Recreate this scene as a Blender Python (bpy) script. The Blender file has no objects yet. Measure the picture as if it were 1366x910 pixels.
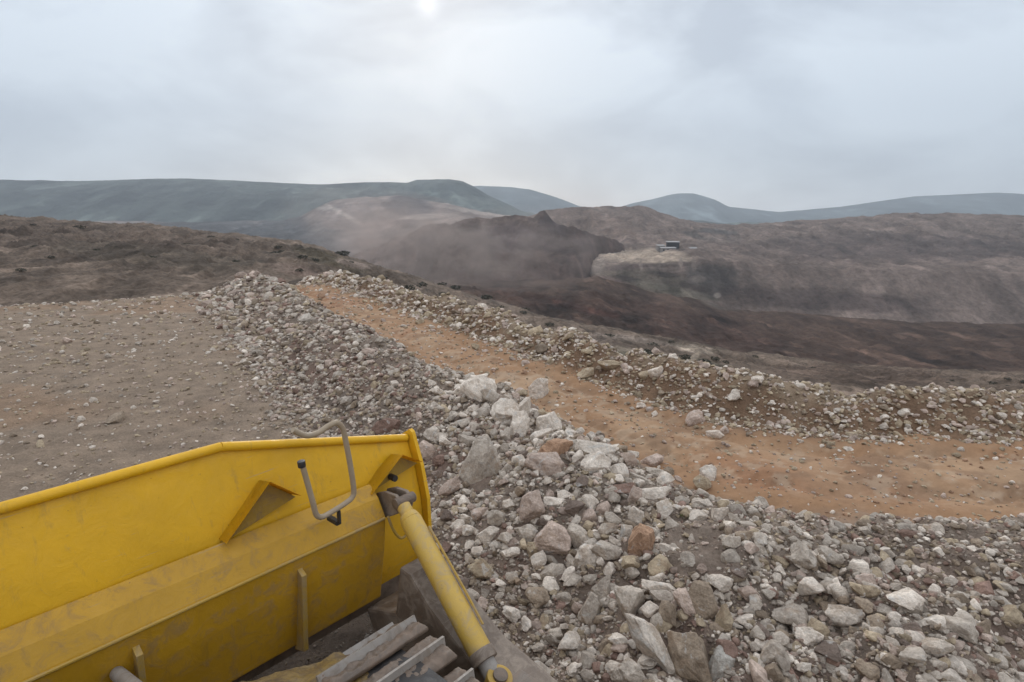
import bpy, bmesh, math, random
import numpy as np
from mathutils import Vector, Matrix
R_ = math.radians
sc = bpy.context.scene
C = sc.collection

# ------------------------------------------------------------------ camera
PITCH = R_(11.8); CP, SP = math.cos(PITCH), math.sin(PITCH)
CAMZ = 3.0
cam_d = bpy.data.cameras.new("camera")
cam_d.sensor_width = 36.0
cam_d.lens = 36.0 * 788 / 1366
cam_d.clip_start = 0.05; cam_d.clip_end = 60000
cam = bpy.data.objects.new("camera", cam_d); C.objects.link(cam)
cam.location = (0, 0, CAMZ); cam.rotation_euler = (math.pi/2 - PITCH, 0, 0)
sc.camera = cam

# ------------------------------------------------------------------ sky
SUN_U = (570-683)/788; SUN_V = (455-8)/788
sd = Vector((SUN_U, CP+SP*SUN_V, -SP+CP*SUN_V)).normalized()
sun_el = math.asin(sd.z); sun_az = math.atan2(sd.x, sd.y)
w = bpy.data.worlds.new("World"); sc.world = w; w.use_nodes = True
nt = w.node_tree; nt.nodes.clear()
def N(nt, t, **k):
    n = nt.nodes.new(t)
    for a, b in k.items(): setattr(n, a, b)
    return n
L = nt.links.new
out = N(nt, 'ShaderNodeOutputWorld'); bg = N(nt, 'ShaderNodeBackground'); bg.inputs[1].default_value = 0.14
sky = N(nt, 'ShaderNodeTexSky', sky_type='NISHITA', sun_disc=False)
sky.sun_elevation = sun_el; sky.sun_rotation = sun_az
tc = N(nt, 'ShaderNodeTexCoord'); mp = N(nt, 'ShaderNodeMapping'); mp.inputs['Scale'].default_value = (1, 1, 2.1)
mp.inputs['Rotation'].default_value = (0.1, 0.5, 0.3)
L(tc.outputs['Generated'], mp.inputs[0])
n1 = N(nt, 'ShaderNodeTexNoise'); n1.inputs['Scale'].default_value = 3.1; n1.inputs['Detail'].default_value = 5; n1.inputs['Roughness'].default_value = .52
n1.inputs['Distortion'].default_value = .35
L(mp.outputs[0], n1.inputs[0])
cr = N(nt, 'ShaderNodeValToRGB')
e = cr.color_ramp.elements
e[0].position = .40; e[0].color = (3.9, 4.3, 4.95, 1)
e[1].position = .60; e[1].color = (6.45, 7.05, 7.7, 1)
L(n1.outputs[0], cr.inputs[0])
# overcast sky: brighter towards the zenith
sep = N(nt, 'ShaderNodeSeparateXYZ'); L(tc.outputs['Generated'], sep.inputs[0])
mr = N(nt, 'ShaderNodeMapRange'); mr.inputs[1].default_value = .3; mr.inputs[2].default_value = 1.0; mr.inputs[3].default_value = 1.0; mr.inputs[4].default_value = 2.1
L(sep.outputs[2], mr.inputs[0])
mul = N(nt, 'ShaderNodeVectorMath', operation='SCALE'); L(cr.outputs[0], mul.inputs[0]); L(mr.outputs[0], mul.inputs[3])
mix = N(nt, 'ShaderNodeMixRGB'); mix.inputs[0].default_value = .90
L(sky.outputs[0], mix.inputs[1]); L(mul.outputs[0], mix.inputs[2])
# the sun seen faintly through the cloud
dot = N(nt, 'ShaderNodeVectorMath', operation='DOT_PRODUCT'); dot.inputs[1].default_value = sd
nrm = N(nt, 'ShaderNodeVectorMath', operation='NORMALIZE'); L(tc.outputs['Generated'], nrm.inputs[0]); L(nrm.outputs[0], dot.inputs[0])
def glow(p, a):
    pw = N(nt, 'ShaderNodeMath', operation='POWER'); L(dot.outputs['Value'], pw.inputs[0]); pw.inputs[1].default_value = p
    m = N(nt, 'ShaderNodeMath', operation='MULTIPLY'); L(pw.outputs[0], m.inputs[0]); m.inputs[1].default_value = a
    return m
mx0 = N(nt, 'ShaderNodeMath', operation='MAXIMUM'); mx0.inputs[1].default_value = 0; L(dot.outputs['Value'], mx0.inputs[0])
g1, g2 = glow(9000, 3.0), glow(260, .30)
ga = N(nt, 'ShaderNodeMath', operation='ADD'); L(g1.outputs[0], ga.inputs[0]); L(g2.outputs[0], ga.inputs[1])
add = N(nt, 'ShaderNodeVectorMath', operation='ADD'); L(mix.outputs[0], add.inputs[0]); L(ga.outputs[0], add.inputs[1])
L(add.outputs[0], bg.inputs[0]); L(bg.outputs[0], out.inputs[0])

sun_d = bpy.data.lights.new("sun", 'SUN'); sun_d.energy = 2.1; sun_d.angle = R_(22); sun_d.color = (1, .96, .9)
sun = bpy.data.objects.new("sun", sun_d); C.objects.link(sun)
sun.rotation_euler = Vector(sd).to_track_quat('Z', 'Y').to_euler()

sc.view_settings.view_transform = 'Standard'; sc.view_settings.look = 'None'
sc.view_settings.gamma = 1; sc.view_settings.use_curve_mapping = False
sc.view_settings.exposure = 0.06
sc.render.engine = 'CYCLES'
sc.cycles.use_denoising = True
sc.cycles.max_bounces = 5; sc.cycles.diffuse_bounces = 2; sc.cycles.volume_bounces = 0
sc.cycles.volume_max_steps = 128; sc.cycles.volume_step_rate = 1.0

# ------------------------------------------------------------------ helpers
rng = np.random.default_rng(9); rnd = random.Random(11)
def ray(px, py):
    u = (np.asarray(px, float)-683)/788; v = (455-np.asarray(py, float))/788
    return u, CP+SP*v, -SP+CP*v
def at(px, py, dist):
    u, Y, Z = ray(px, py); k = dist/Y
    return u*k, dist+0*u, CAMZ+Z*k
def project(X, Y, Z):
    Z = Z-CAMZ; d = CP*Y-SP*Z
    return 683+788*X/d, 455-788*(SP*Y+CP*Z)/d
def _h(ix, iy, seed):
    n = (ix.astype(np.int64)*374761393 + iy.astype(np.int64)*668265263 + seed*974634777) & 0xffffffff
    n = ((n ^ (n >> 13))*1274126177) & 0xffffffff
    return ((n ^ (n >> 16)) & 0xffff)/65535.0
def vnoise(x, y, seed=0):
    x = np.asarray(x, float); y = np.asarray(y, float)
    ix, iy = np.floor(x), np.floor(y); fx, fy = x-ix, y-iy
    fx = fx*fx*fx*(fx*(fx*6-15)+10); fy = fy*fy*fy*(fy*(fy*6-15)+10)
    a, b = _h(ix, iy, seed), _h(ix+1, iy, seed); c, d = _h(ix, iy+1, seed), _h(ix+1, iy+1, seed)
    return (a+(b-a)*fx)*(1-fy)+(c+(d-c)*fx)*fy-.5
def fbm(x, y, o=4, seed=0, g=.5):
    s = 0; a = 1.0
    for i in range(o):
        s = s+a*vnoise(x, y, seed+i*17); x = x*2.03+5.1; y = y*2.03+3.7; a *= g
    return s
def ridged(x, y, o=4, seed=0):
    s = 0; a = 1.0
    for i in range(o):
        s = s+a*(.5-abs(2*vnoise(x, y, seed+i*13))); x = x*2.1+1.3; y = y*2.1+7.7; a *= .5
    return s
def sstep(a, b, x):
    t = np.clip((x-a)/(b-a), 0, 1); return t*t*(3-2*t)

def new_mesh(name, V, F, cols=None, smooth=False):
    me = bpy.data.meshes.new(name)
    V = np.asarray(V, np.float32); F = np.asarray(F, np.int32)
    k = F.shape[1]
    me.vertices.add(len(V)); me.vertices.foreach_set('co', V.ravel())
    me.loops.add(F.size); me.loops.foreach_set('vertex_index', F.ravel())
    me.polygons.add(len(F)); me.polygons.foreach_set('loop_start', np.arange(0, F.size, k, dtype=np.int32))
    me.update(calc_edges=True)
    if cols is not None:
        a = me.color_attributes.new('soil', 'FLOAT_COLOR', 'POINT')
        c = np.ones((len(V), 4), np.float32); c[:, :3] = cols
        a.data.foreach_set('color', c.ravel())
    me.polygons.foreach_set('use_smooth', np.full(len(F), smooth))
    me.validate(); return me
def link(name, me, mat=None, parent=None):
    o = bpy.data.objects.new(name, me); C.objects.link(o)
    if mat is not None and len(me.materials) == 0: me.materials.append(mat)
    if parent is not None: o.parent = parent
    return o
def tag(o, label=None, cat=None, group=None, kind=None):
    if label: o['label'] = label
    if cat: o['category'] = cat
    if group: o['group'] = group
    if kind: o['kind'] = kind
    return o
def grid_faces(nr, nc):
    i = np.arange(nr-1)[:, None]*nc+np.arange(nc-1)[None, :]
    return np.stack([i, i+1, i+1+nc, i+nc], -1).reshape(-1, 4)

# ------------------------------------------------------------------ materials
def srgb(r, g, b):
    f = lambda c: ((c/255+.055)/1.055)**2.4 if c > 10 else c/255/12.92
    return (f(r), f(g), f(b))
def mat_new(name):
    m = bpy.data.materials.new(name); m.use_nodes = True
    nt = m.node_tree; p = nt.nodes['Principled BSDF']
    p.inputs['Specular IOR Level'].default_value = .25
    return m, nt, p
def noise(nt, scale, detail=5, rough=.55, coord=None, dist=0):
    n = N(nt, 'ShaderNodeTexNoise'); n.inputs['Scale'].default_value = scale; n.inputs['Detail'].default_value = detail
    n.inputs['Roughness'].default_value = rough; n.inputs['Distortion'].default_value = dist
    if coord is not None: nt.links.new(coord, n.inputs[0])
    return n
def ramp(nt, src, a, b, ca=(0, 0, 0), cb=(1, 1, 1)):
    r = N(nt, 'ShaderNodeValToRGB'); r.color_ramp.elements[0].position = a; r.color_ramp.elements[1].position = b
    r.color_ramp.elements[0].color = (*ca, 1); r.color_ramp.elements[1].color = (*cb, 1)
    nt.links.new(src, r.inputs[0]); return r
def mixc(nt, fac, a, b, mode='MIX'):
    m = N(nt, 'ShaderNodeMixRGB', blend_type=mode)
    for s, v in ((0, fac), (1, a), (2, b)):
        if hasattr(v, 'is_output'): nt.links.new(v, m.inputs[s])
        elif isinstance(v, tuple): m.inputs[s].default_value = (*v, 1)
        else: m.inputs[s].default_value = v
    return m.outputs[0]
def bump(nt, p, src, strength, dist):
    b = N(nt, 'ShaderNodeBump'); b.inputs['Strength'].default_value = strength; b.inputs['Distance'].default_value = dist
    nt.links.new(src, b.inputs['Height']); nt.links.new(b.outputs[0], p.inputs['Normal']); return b

def terrain_mat(name, s1, s2, bs, bd, lo=.72, hi=1.22, rough=.95):
    """soil colour from the mesh's own soil map, broken up by noise"""
    m, nt, p = mat_new(name)
    tc = N(nt, 'ShaderNodeTexCoord').outputs['Object']
    a = N(nt, 'ShaderNodeAttribute', attribute_name='soil')
    n = noise(nt, s1, 8, .65, tc); r = ramp(nt, n.outputs[0], .3, .7, (lo,)*3, (hi, hi*.985, hi*.96))
    c = mixc(nt, 1.0, a.outputs[0], r.outputs[0], 'MULTIPLY')
    n2 = noise(nt, s2, 6, .7, tc); r2 = ramp(nt, n2.outputs[0], .32, .68, (lo+.08, lo+.07, lo+.06), (hi-.04,)*3)
    c = mixc(nt, 1.0, c, r2.outputs[0], 'MULTIPLY')
    nt.links.new(c, p.inputs['Base Color']); p.inputs['Roughness'].default_value = rough
    p.inputs['Specular IOR Level'].default_value = .08
    if bs: bump(nt, p, n2.outputs[0], bs, bd)
    return m
M = {}
M['near'] = terrain_mat('crushed_rock_soil', 2.2, 34, .9, .04, .7, 1.25)
M['road'] = terrain_mat('orange_soil', 1.1, 22, .45, .015, .86, 1.12)
M['hillA'] = terrain_mat('scrub_soil', .13, 1.1, 1.0, .6, .62, 1.6)
M['far'] = terrain_mat('spoil_slopes', .035, .22, 1.0, 4, .68, 1.32)
M['vfar'] = terrain_mat('mountain_scrub', .004, .03, .6, 20, .8, 1.2)

def rock_mat(name, attr):
    m, nt, p = mat_new(name)
    tc = N(nt, 'ShaderNodeTexCoord').outputs['Object']
    geo = N(nt, 'ShaderNodeNewGeometry').outputs['Position']
    if attr: col = N(nt, 'ShaderNodeAttribute', attribute_name='soil').outputs[0]
    else: col = N(nt, 'ShaderNodeObjectInfo').outputs['Color']
    n = noise(nt, 11, 7, .68, geo, .4)
    c = mixc(nt, 1, col, ramp(nt, n.outputs[0], .3, .7, (.6, .56, .53), (1.22, 1.21, 1.2)).outputs[0], 'MULTIPLY')
    n2 = noise(nt, 60, 5, .7, geo)
    c = mixc(nt, 1, c, ramp(nt, n2.outputs[0], .3, .7, (.72,)*3, (1.22,)*3).outputs[0], 'MULTIPLY')
    if not attr:   # rusty veins and pale crust in places
        n3 = noise(nt, 5, 5, .6, geo, 1.2)
        c = mixc(nt, ramp(nt, n3.outputs[0], .56, .66, (0,)*3, (.45,)*3).outputs[0], c, (.33, .22, .14))
        n4 = noise(nt, 7.3, 6, .7, geo, .8)
        c = mixc(nt, ramp(nt, n4.outputs[0], .58, .64, (0,)*3, (.5,)*3).outputs[0], c, (.52, .49, .45))
    nt.links.new(c, p.inputs['Base Color']); p.inputs['Roughness'].default_value = .9; p.inputs['Specular IOR Level'].default_value = .15
    ms = N(nt, 'ShaderNodeMath', operation='MULTIPLY_ADD'); nt.links.new(n.outputs[0], ms.inputs[0]); ms.inputs[1].default_value = 1.6; nt.links.new(n2.outputs[0], ms.inputs[2])
    bump(nt, p, ms.outputs[0], .8, .012)
    return m
M['rock'] = rock_mat('limestone', False); M['rubble'] = rock_mat('limestone_chips', True)

def paint_mat(name, base, dusty, amount, rustc=(.16, .07, .03)):
    m, nt, p = mat_new(name)
    tc = N(nt, 'ShaderNodeTexCoord').outputs['Object']
    n = noise(nt, 3.1, 7, .65, tc, .5); n2 = noise(nt, 22, 6, .7, tc); n3 = noise(nt, 9, 8, .75, tc, .8)
    c = mixc(nt, ramp(nt, n.outputs[0], .3, .72, (0,)*3, (1,)*3).outputs[0], base, tuple(x*.8 for x in base))
    f = ramp(nt, n3.outputs[0], .62-.3*amount, .72-.2*amount, (0,)*3, (min(1, .3+.7*amount),)*3).outputs[0]
    c = mixc(nt, f, c, dusty)
    c = mixc(nt, ramp(nt, n2.outputs[0], .68, .72, (0,)*3, (.85,)*3).outputs[0], c, rustc)
    mpp = N(nt, 'ShaderNodeMapping'); mpp.inputs['Scale'].default_value = (1.5, 22, 55); mpp.inputs['Rotation'].default_value = (.2, .35, .1); nt.links.new(tc, mpp.inputs[0])
    n5 = noise(nt, 1.0, 6, .75, mpp.outputs[0], .3)
    c = mixc(nt, ramp(nt, n5.outputs[0], .63, .67, (0,)*3, (.55,)*3).outputs[0], c, tuple(.5*x+.5*y for x, y in zip(dusty, (.33, .27, .2))))
    mq = N(nt, 'ShaderNodeMapping'); mq.inputs['Scale'].default_value = (14, 14, 1.6); nt.links.new(tc, mq.inputs[0]); n6 = noise(nt, 1.0, 6, .7, mq.outputs[0], .2)
    c = mixc(nt, ramp(nt, n6.outputs[0], .58, .74, (0,)*3, (.45,)*3).outputs[0], c, tuple(.6*x for x in dusty))
    nt.links.new(c, p.inputs['Base Color'])
    nt.links.new(ramp(nt, n3.outputs[0], .4, .65, (.38,)*3, (.8,)*3).outputs[0], p.inputs['Roughness'])
    p.inputs['Specular IOR Level'].default_value = .4
    bump(nt, p, n3.outputs[0], .4, .012)
    return m
DUST = (.33, .26, .2)
M['yellow'] = paint_mat('yellow_paint', (.74, .39, .010), (.40, .26, .10), .12)
M['ywear'] = paint_mat('worn_yellow_paint', (.44, .26, .04), (.30, .215, .13), .55)
M['bracket_shade'] = paint_mat('bracket_shadow_yellow', (.36, .21, .03), (.20, .13, .07), .5)  # dark yellow that paints the shadow inside the brackets
M['brace'] = paint_mat('sun_bleached_yellow_paint', (.58, .36, .07), (.38, .28, .17), .48, (.12, .06, .035))
M['panel'] = paint_mat('shaded_dirty_yellow_paint', (.52, .27, .014), (.28, .17, .075), .42)  # dirt plus painted shade: darker copy of the yellow for the lower back
M['ochre'] = paint_mat('ochre_mud', (.27, .17, .05), (.10, .065, .04), .7)
M['tan'] = paint_mat('tan_dusty_tube', (.36, .27, .18), (.28, .2, .13), .4)
M['dusty'] = paint_mat('dust_covered_steel', (.17, .12, .085), (.30, .235, .18), .6)
M['steel'] = paint_mat('bare_steel', (.32, .275, .235), (.2, .15, .11), .5)
M['mud'] = paint_mat('mud_caked_steel', (.12, .085, .06), (.20, .14, .10), .75)
M['dark'] = paint_mat('dark_oily_steel', (.035, .03, .028), (.1, .075, .055), .3)
def plain(name, col, rough=.8):
    m, nt, p = mat_new(name); tc = N(nt, 'ShaderNodeTexCoord').outputs['Object']
    n = noise(nt, 2, 4, .6, tc)
    nt.links.new(mixc(nt, 1, col, ramp(nt, n.outputs[0], .3, .7, (.8,)*3, (1.1,)*3).outputs[0], 'MULTIPLY'), p.inputs['Base Color'])
    p.inputs['Roughness'].default_value = rough; return m
M['wallp'] = plain('pale_render', (.30, .265, .24)); M['roofp'] = plain('pale_sheet_roof', (.33, .30, .28)); M['darkw'] = plain('dark_opening', (.04, .035, .035))
M['leaf'] = plain('dry_leaves', (.055, .05, .032)); M['twig'] = plain('twigs', (.08, .06, .045)); M['weed'] = plain('green_leaves', (.16, .17, .07))
M['track'] = plain('pale_dirt_track', (.17, .145, .115), .95)

# ------------------------------------------------------------------ far terrain: sheets running from ridge to ridge
PXL, PXR = -620, 1990
def prof(pts, px):
    a = np.array(pts, float); return np.interp(px, a[:, 0], a[:, 1])
def smooth1(y, k):
    if k < 2: return y
    g = np.hanning(k*2+1); g /= g.sum(); return np.convolve(np.pad(y, k, mode='edge'), g, 'valid')
def sheet(name, rows, ncol, nrow, amp, lam, base, blobs, mat, label_kind='structure', amp_crest=.35, seed=0, mott=.6, back=True):
    px = np.linspace(PXL, PXR, ncol)
    PY = [smooth1(prof(r[0], px), int(r[2]) if len(r) > 2 else 2) for r in rows]
    DI = [smooth1(prof(r[1], px) if isinstance(r[1], list) else np.full(ncol, float(r[1])), 6) for r in rows]
    nseg = len(rows)-1
    vs = np.concatenate([np.linspace(0, nseg, nrow), nseg+np.linspace(0, 1, 8)[1:]]) if back else np.linspace(0, nseg, nrow)
    if back: PY.append(PY[-1]+45); DI.append(DI[-1]*1.35)
    k = np.clip(vs.astype(int), 0, len(PY)-2); f = (vs-k)[:, None]
    PYa = np.array(PY); lD = np.log(np.array(DI))
    py = PYa[k]*(1-f)+PYa[k+1]*f; D = np.exp(lD[k]*(1-f)+lD[k+1]*f)
    if back:   # back slope in straight metres so it falls away behind the crest
        pass
    PX = np.broadcast_to(px, py.shape)
    X, Y, Z = at(PX, py, D); Y = np.broadcast_to(Y, X.shape)
    fade = np.where((vs >= nseg-.001), amp_crest, 1.0)[:, None]
    fade = np.minimum(fade, amp_crest+(1-amp_crest)*np.clip((nseg-vs)/.25, 0, 1)[:, None]) if nseg else fade
    disp = fbm(X/lam, Y/lam, 6, seed)*.7+ridged(X/lam/.7, Y/lam/.7, 5, seed+50)*.6+ridged(X/lam/.3+fbm(X/lam, Y/lam, 2, seed+3), Y/lam/1.4, 4, seed+70)*.35
    Z = Z+amp*D*disp*fade
    col = np.ones(X.shape+(3,))*np.array(base)
    ppx, ppy = project(X, Y, Z)
    wob = fbm(ppx/28, ppy/12, 4, seed+9)*14
    for (bx, by, rx, ry, rot, c, wgt) in blobs:
        a = R_(rot); dx, dy = ppx-bx, ppy-by
        u = (dx*math.cos(a)-dy*math.sin(a))/rx; v = (dx*math.sin(a)+dy*math.cos(a))/ry
        r = np.sqrt(u*u+v*v)+wob/40
        wv = (wgt*(1-sstep(.65, 1.15, r)))[..., None]
        col = col*(1-wv)+np.array(c)*wv
    mot = 1+mott*(.9*fbm(X/lam/.9, Y/lam/2.2, 5, seed+90)+.5*fbm(X/lam/.22, Y/lam/.6, 3, seed+95))
    sp_ = np.clip((fbm(X/lam/.35, Y/lam/.8, 4, seed+99)-.28)*5, 0, 1)*mott*.8
    col = col*np.clip(mot, .45, 1.7)[..., None]*(1+sp_)[..., None]
    V = np.stack([X, Y, Z], -1).reshape(-1, 3)
    me = new_mesh(name, V, grid_faces(*X.shape), col.reshape(-1, 3), True)
    o = link(name, me, mat); tag(o, kind=label_kind)
    return o, X, Y, Z, ppx, ppy, int((vs <= nseg).sum())

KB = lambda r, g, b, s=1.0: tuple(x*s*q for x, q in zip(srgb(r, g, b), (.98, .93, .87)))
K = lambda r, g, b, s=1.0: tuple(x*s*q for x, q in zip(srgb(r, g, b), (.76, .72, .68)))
A_crest = [(-700, 262), (0, 288), (250, 305), (395, 322), (430, 331), (470, 345), (510, 357), (550, 369), (600, 385), (640, 399), (680, 409), (720, 421), (760, 430), (800, 437), (870, 448), (920, 456), (972, 467), (1150, 490), (1400, 500), (2000, 520)]
hA = sheet('hillside', [
    ([(-700, 470), (395, 440), (700, 500), (972, 575), (2000, 610)], [(-700, 60), (395, 60), (700, 38), (972, 32), (2000, 32)]),
    ([(-700, 380), (200, 380), (395, 384), (700, 450), (972, 518), (1300, 545), (2000, 560)], [(-700, 90), (395, 95), (700, 75), (972, 70), (2000, 70)]),
    (A_crest, [(-700, 260), (395, 230), (700, 190), (972, 175), (2000, 175)], 1)],
    1500, 260, .017, 11, (0.112, 0.082, 0.062), [(460, 350, 110, 16, -16, (.075, .054, .040), .75), (150, 320, 200, 30, -4, (.085, .062, .048), .7), 
    (520, 395, 130, 16, -14, (0.084, 0.057, 0.043), .85), (440, 345, 60, 9, -18, (0.071, 0.055, 0.035), .8),
    (660, 425, 70, 9, -16, (0.168, 0.131, 0.102), .75), (470, 352, 26, 5, -14, (0.202, 0.150, 0.121), .8), (395, 360, 40, 7, -10, (0.160, 0.111, 0.088), .6),
    (760, 450, 90, 8, -9, (0.084, 0.063, 0.051), .7), (840, 452, 60, 4, -8, (0.202, 0.158, 0.128), .7), (860, 480, 70, 12, -10, (0.143, 0.127, 0.088), .8),
    (930, 466, 30, 5, -10, (0.277, 0.222, 0.176), .7), (790, 470, 60, 10, -12, (0.185, 0.135, 0.102), .5), (950, 495, 40, 14, -12, (0.084, 0.075, 0.055), .7),
    (934, 465, 34, 4.5, -8, (0.21, 0.165, 0.125), .9), (919, 484, 24, 4.5, 45, (0.21, 0.165, 0.125), .9), (590, 415, 70, 3.2, -16, (0.238, 0.185, 0.134), .8), (800, 462, 60, 3, -8, (0.238, 0.185, 0.140), .8), (720, 445, 50, 4, -14, (0.091, 0.066, 0.049), .8), (640, 412, 60, 4, -17, (0.084, 0.059, 0.044), .8),
    (1150, 500, 120, 14, -3, (0.092, 0.063, 0.048), .7), (1300, 525, 150, 9, 0, (0.168, 0.119, 0.088), .6), (200, 340, 160, 16, -6, (0.076, 0.059, 0.044), .6)], M['hillA'], seed=3)
sheet('valley_floor', [
    ([(p, y+34) for p, y in A_crest], 270),
    ([(-700, 335), (395, 372), (560, 374), (640, 375), (740, 374), (775, 371), (795, 370), (830, 379), (870, 389), (930, 401), (972, 412), (1200, 430), (2000, 440)], 520)],
    1300, 160, .012, 30, K(92, 75, 66), [(700, 388, 60, 5, -8, K(112, 94, 84), .6), (860, 402, 90, 4, -14, K(104, 86, 76), .6), (600, 382, 60, 6, -6, K(104, 88, 80), .7), (840, 425, 80, 4, -12, K(100, 84, 74), .5), 
    (900, 430, 160, 24, -12, K(80, 63, 56), .9), (700, 395, 60, 12, -12, K(92, 72, 66, .9), .6), (960, 405, 30, 7, -14, K(125, 115, 108, .9), .7), (780, 412, 60, 5, -14, K(96, 66, 58, .9), .5)], M['far'], seed=5, mott=.85)
sheet('landslide_terrace', [
    ([(-700, 352), (395, 384), (560, 392), (640, 396), (740, 402), (782, 406), (800, 399), (870, 406), (930, 414), (972, 424), (1200, 440), (2000, 450)], 540, 2),
    ([(-700, 360), (500, 385), (700, 392), (783, 394), (789, 364), (795, 362), (850, 353), (880, 352), (930, 347), (972, 353), (1100, 362), (1400, 366), (2000, 370)], 610, 0),
    ([(-700, 352), (500, 372), (700, 380), (783, 384), (788, 342), (795, 337), (830, 332), (930, 329), (972, 333), (1100, 340), (2000, 350)], 780, 0),
    ([(-700, 345), (300, 345), (560, 330), (640, 300), (700, 290), (716, 286), (730, 281), (780, 277), (850, 275), (862, 277), (880, 284), (900, 291), (930, 297), (972, 301), (1060, 296), (1200, 285), (1400, 288), (1600, 294), (2000, 300)], 1150, 2)],
    1500, 220, .009, 36, KB(120, 107, 101), [
    (860, 376, 95, 20, -7, KB(98, 90, 82), .9), (950, 372, 40, 26, -10, KB(88, 82, 80), .9), (860, 342, 72, 11, -2, KB(176, 160, 146), .95),
    (797, 352, 10, 14, 0, KB(150, 138, 130), .7), (840, 356, 40, 4, 5, KB(96, 84, 82), .8), (900, 353, 30, 4, 3, KB(92, 82, 80), .7),
    (835, 372, 22, 5, -10, KB(74, 66, 62), .8), (885, 366, 26, 4, -6, KB(78, 70, 66), .8), (925, 384, 24, 5, -14, KB(72, 64, 60), .8), (870, 383, 18, 3, -8, KB(124, 114, 104), .6), (957, 394, 5, 4, 0, KB(170, 160, 152), .9), (820, 336, 34, 3, 0, KB(166, 152, 140), .8), (908, 352, 3, 8, 0, KB(145, 132, 125), .8), (880, 354, 3, 8, 0, KB(140, 128, 121), .7), (926, 352, 4, 10, 0, KB(140, 128, 121), .7), (855, 354, 3, 9, 0, KB(140, 128, 121), .6),
    (790, 300, 70, 20, -12, KB(124, 108, 100), .8), (835, 322, 22, 5, 0, KB(142, 126, 120), .7), (930, 315, 20, 4, -14, KB(84, 80, 78), .8), (955, 309, 30, 4, -5, KB(86, 84, 84), .8), (930, 372, 12, 5, 0, KB(128, 118, 112), .6),
    (960, 318, 30, 6, -6, KB(118, 108, 103), .6), (900, 388, 60, 6, -12, KB(112, 106, 96), .7), (810, 376, 30, 8, -8, KB(110, 94, 90), .7), (1200, 330, 200, 22, 0, KB(92, 82, 80), .7), (1100, 400, 160, 16, -4, KB(80, 70, 68), .7)], M['far'], seed=8, mott=.5)
sheet('landslide_scarp', [
    ([(-700, 352), (395, 384), (560, 386), (640, 390), (740, 398), (800, 404), (870, 412), (930, 420), (972, 430), (2000, 450)], [(-700, 500), (770, 500), (800, 620), (2000, 620)], 2),
    ([(-700, 375), (400, 380), (480, 366), (540, 345), (560, 338), (640, 338), (720, 335), (780, 350), (820, 362), (845, 372), (900, 412), (2000, 460)], [(-700, 580), (770, 580), (800, 730), (2000, 730)], 1),
    ([(-700, 370), (400, 366), (440, 356), (480, 338), (520, 322), (545, 314), (553, 308), (562, 303), (580, 302), (600, 299), (620, 292), (660, 289), (700, 290), (712, 289), (719, 283), (726, 281), (731, 288), (738, 297), (748, 301), (760, 303), (775, 308), (790, 312), (805, 317), (820, 321), (833, 327), (838, 345), (850, 385), (900, 405), (2000, 460)], [(-700, 690), (730, 690), (780, 740), (815, 768), (833, 776), (2000, 776)], 0)],
    1600, 240, .013, 30, K(96, 82, 77), [(690, 306, 30, 3, -8, KB(120, 104, 96), .6), (770, 330, 26, 8, -30, KB(110, 92, 84), .6), (720, 345, 10, 14, 20, KB(112, 96, 88), .5), (640, 318, 6, 12, 10, KB(112, 98, 92), .5), (455, 350, 95, 34, 0, K(128, 112, 106), .95), (530, 338, 34, 20, 0, K(116, 100, 96), .8),
    (735, 322, 75, 20, -10, K(66, 56, 56), .95), (735, 300, 22, 14, -20, K(68, 60, 64), .9), (672, 318, 60, 22, 0, K(76, 66, 68), .9),
    (570, 318, 14, 10, 0, K(62, 56, 60), .9), (600, 303, 28, 6, 10, K(78, 62, 62), .9), (660, 293, 40, 4, 0, K(112, 98, 92), .8), (780, 318, 40, 5, -18, K(104, 88, 84), .5),
 (600, 340, 50, 24, 0, K(96, 84, 80), .7), (760, 365, 60, 20, -8, K(84, 70, 66), .8)], M['far'], seed=12, amp_crest=.42, mott=.8)
sheet('bare_hills', [
    ([(-700, 372), (395, 395), (760, 395), (2000, 395)], 720, 2),
    ([(-700, 335), (300, 335), (430, 318), (520, 312), (620, 312), (760, 325), (2000, 350)], 1100, 3),
    ([(-700, 300), (300, 296), (380, 296), (400, 290), (420, 278), (440, 269), (465, 264), (530, 262), (560, 266), (600, 273), (640, 283), (700, 291), (760, 303), (900, 320), (2000, 330)], 1900, 2)],
    1100, 150, .0085, 120, KB(128, 116, 112), [
    (400, 325, 75, 42, 0, KB(82, 82, 84), .95), (300, 325, 160, 42, 0, KB(80, 80, 82), .95), (548, 277, 46, 11, -4, KB(80, 76, 80), .97), (545, 268, 28, 7, -4, KB(78, 76, 80), .9),
    (470, 278, 40, 9, 3, KB(122, 112, 110), .7), (455, 284, 40, 2.6, -30, KB(168, 158, 152), .8), (432, 278, 14, 3, 0, KB(158, 150, 146), .8), (560, 263, 60, 2.2, -12, KB(160, 154, 152), .8),
    (640, 282, 55, 4.5, -6, KB(158, 146, 140), .9), (570, 289, 42, 4, 4, KB(160, 148, 142), .9), (600, 293, 34, 3, 10, KB(150, 136, 130), .7), (515, 302, 38, 12, 0, KB(146, 128, 122), .8), (535, 296, 20, 3, 8, KB(104, 88, 86), .7), (528, 330, 60, 20, 0, KB(128, 110, 104), .8)], M['far'], seed=21)
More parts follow.
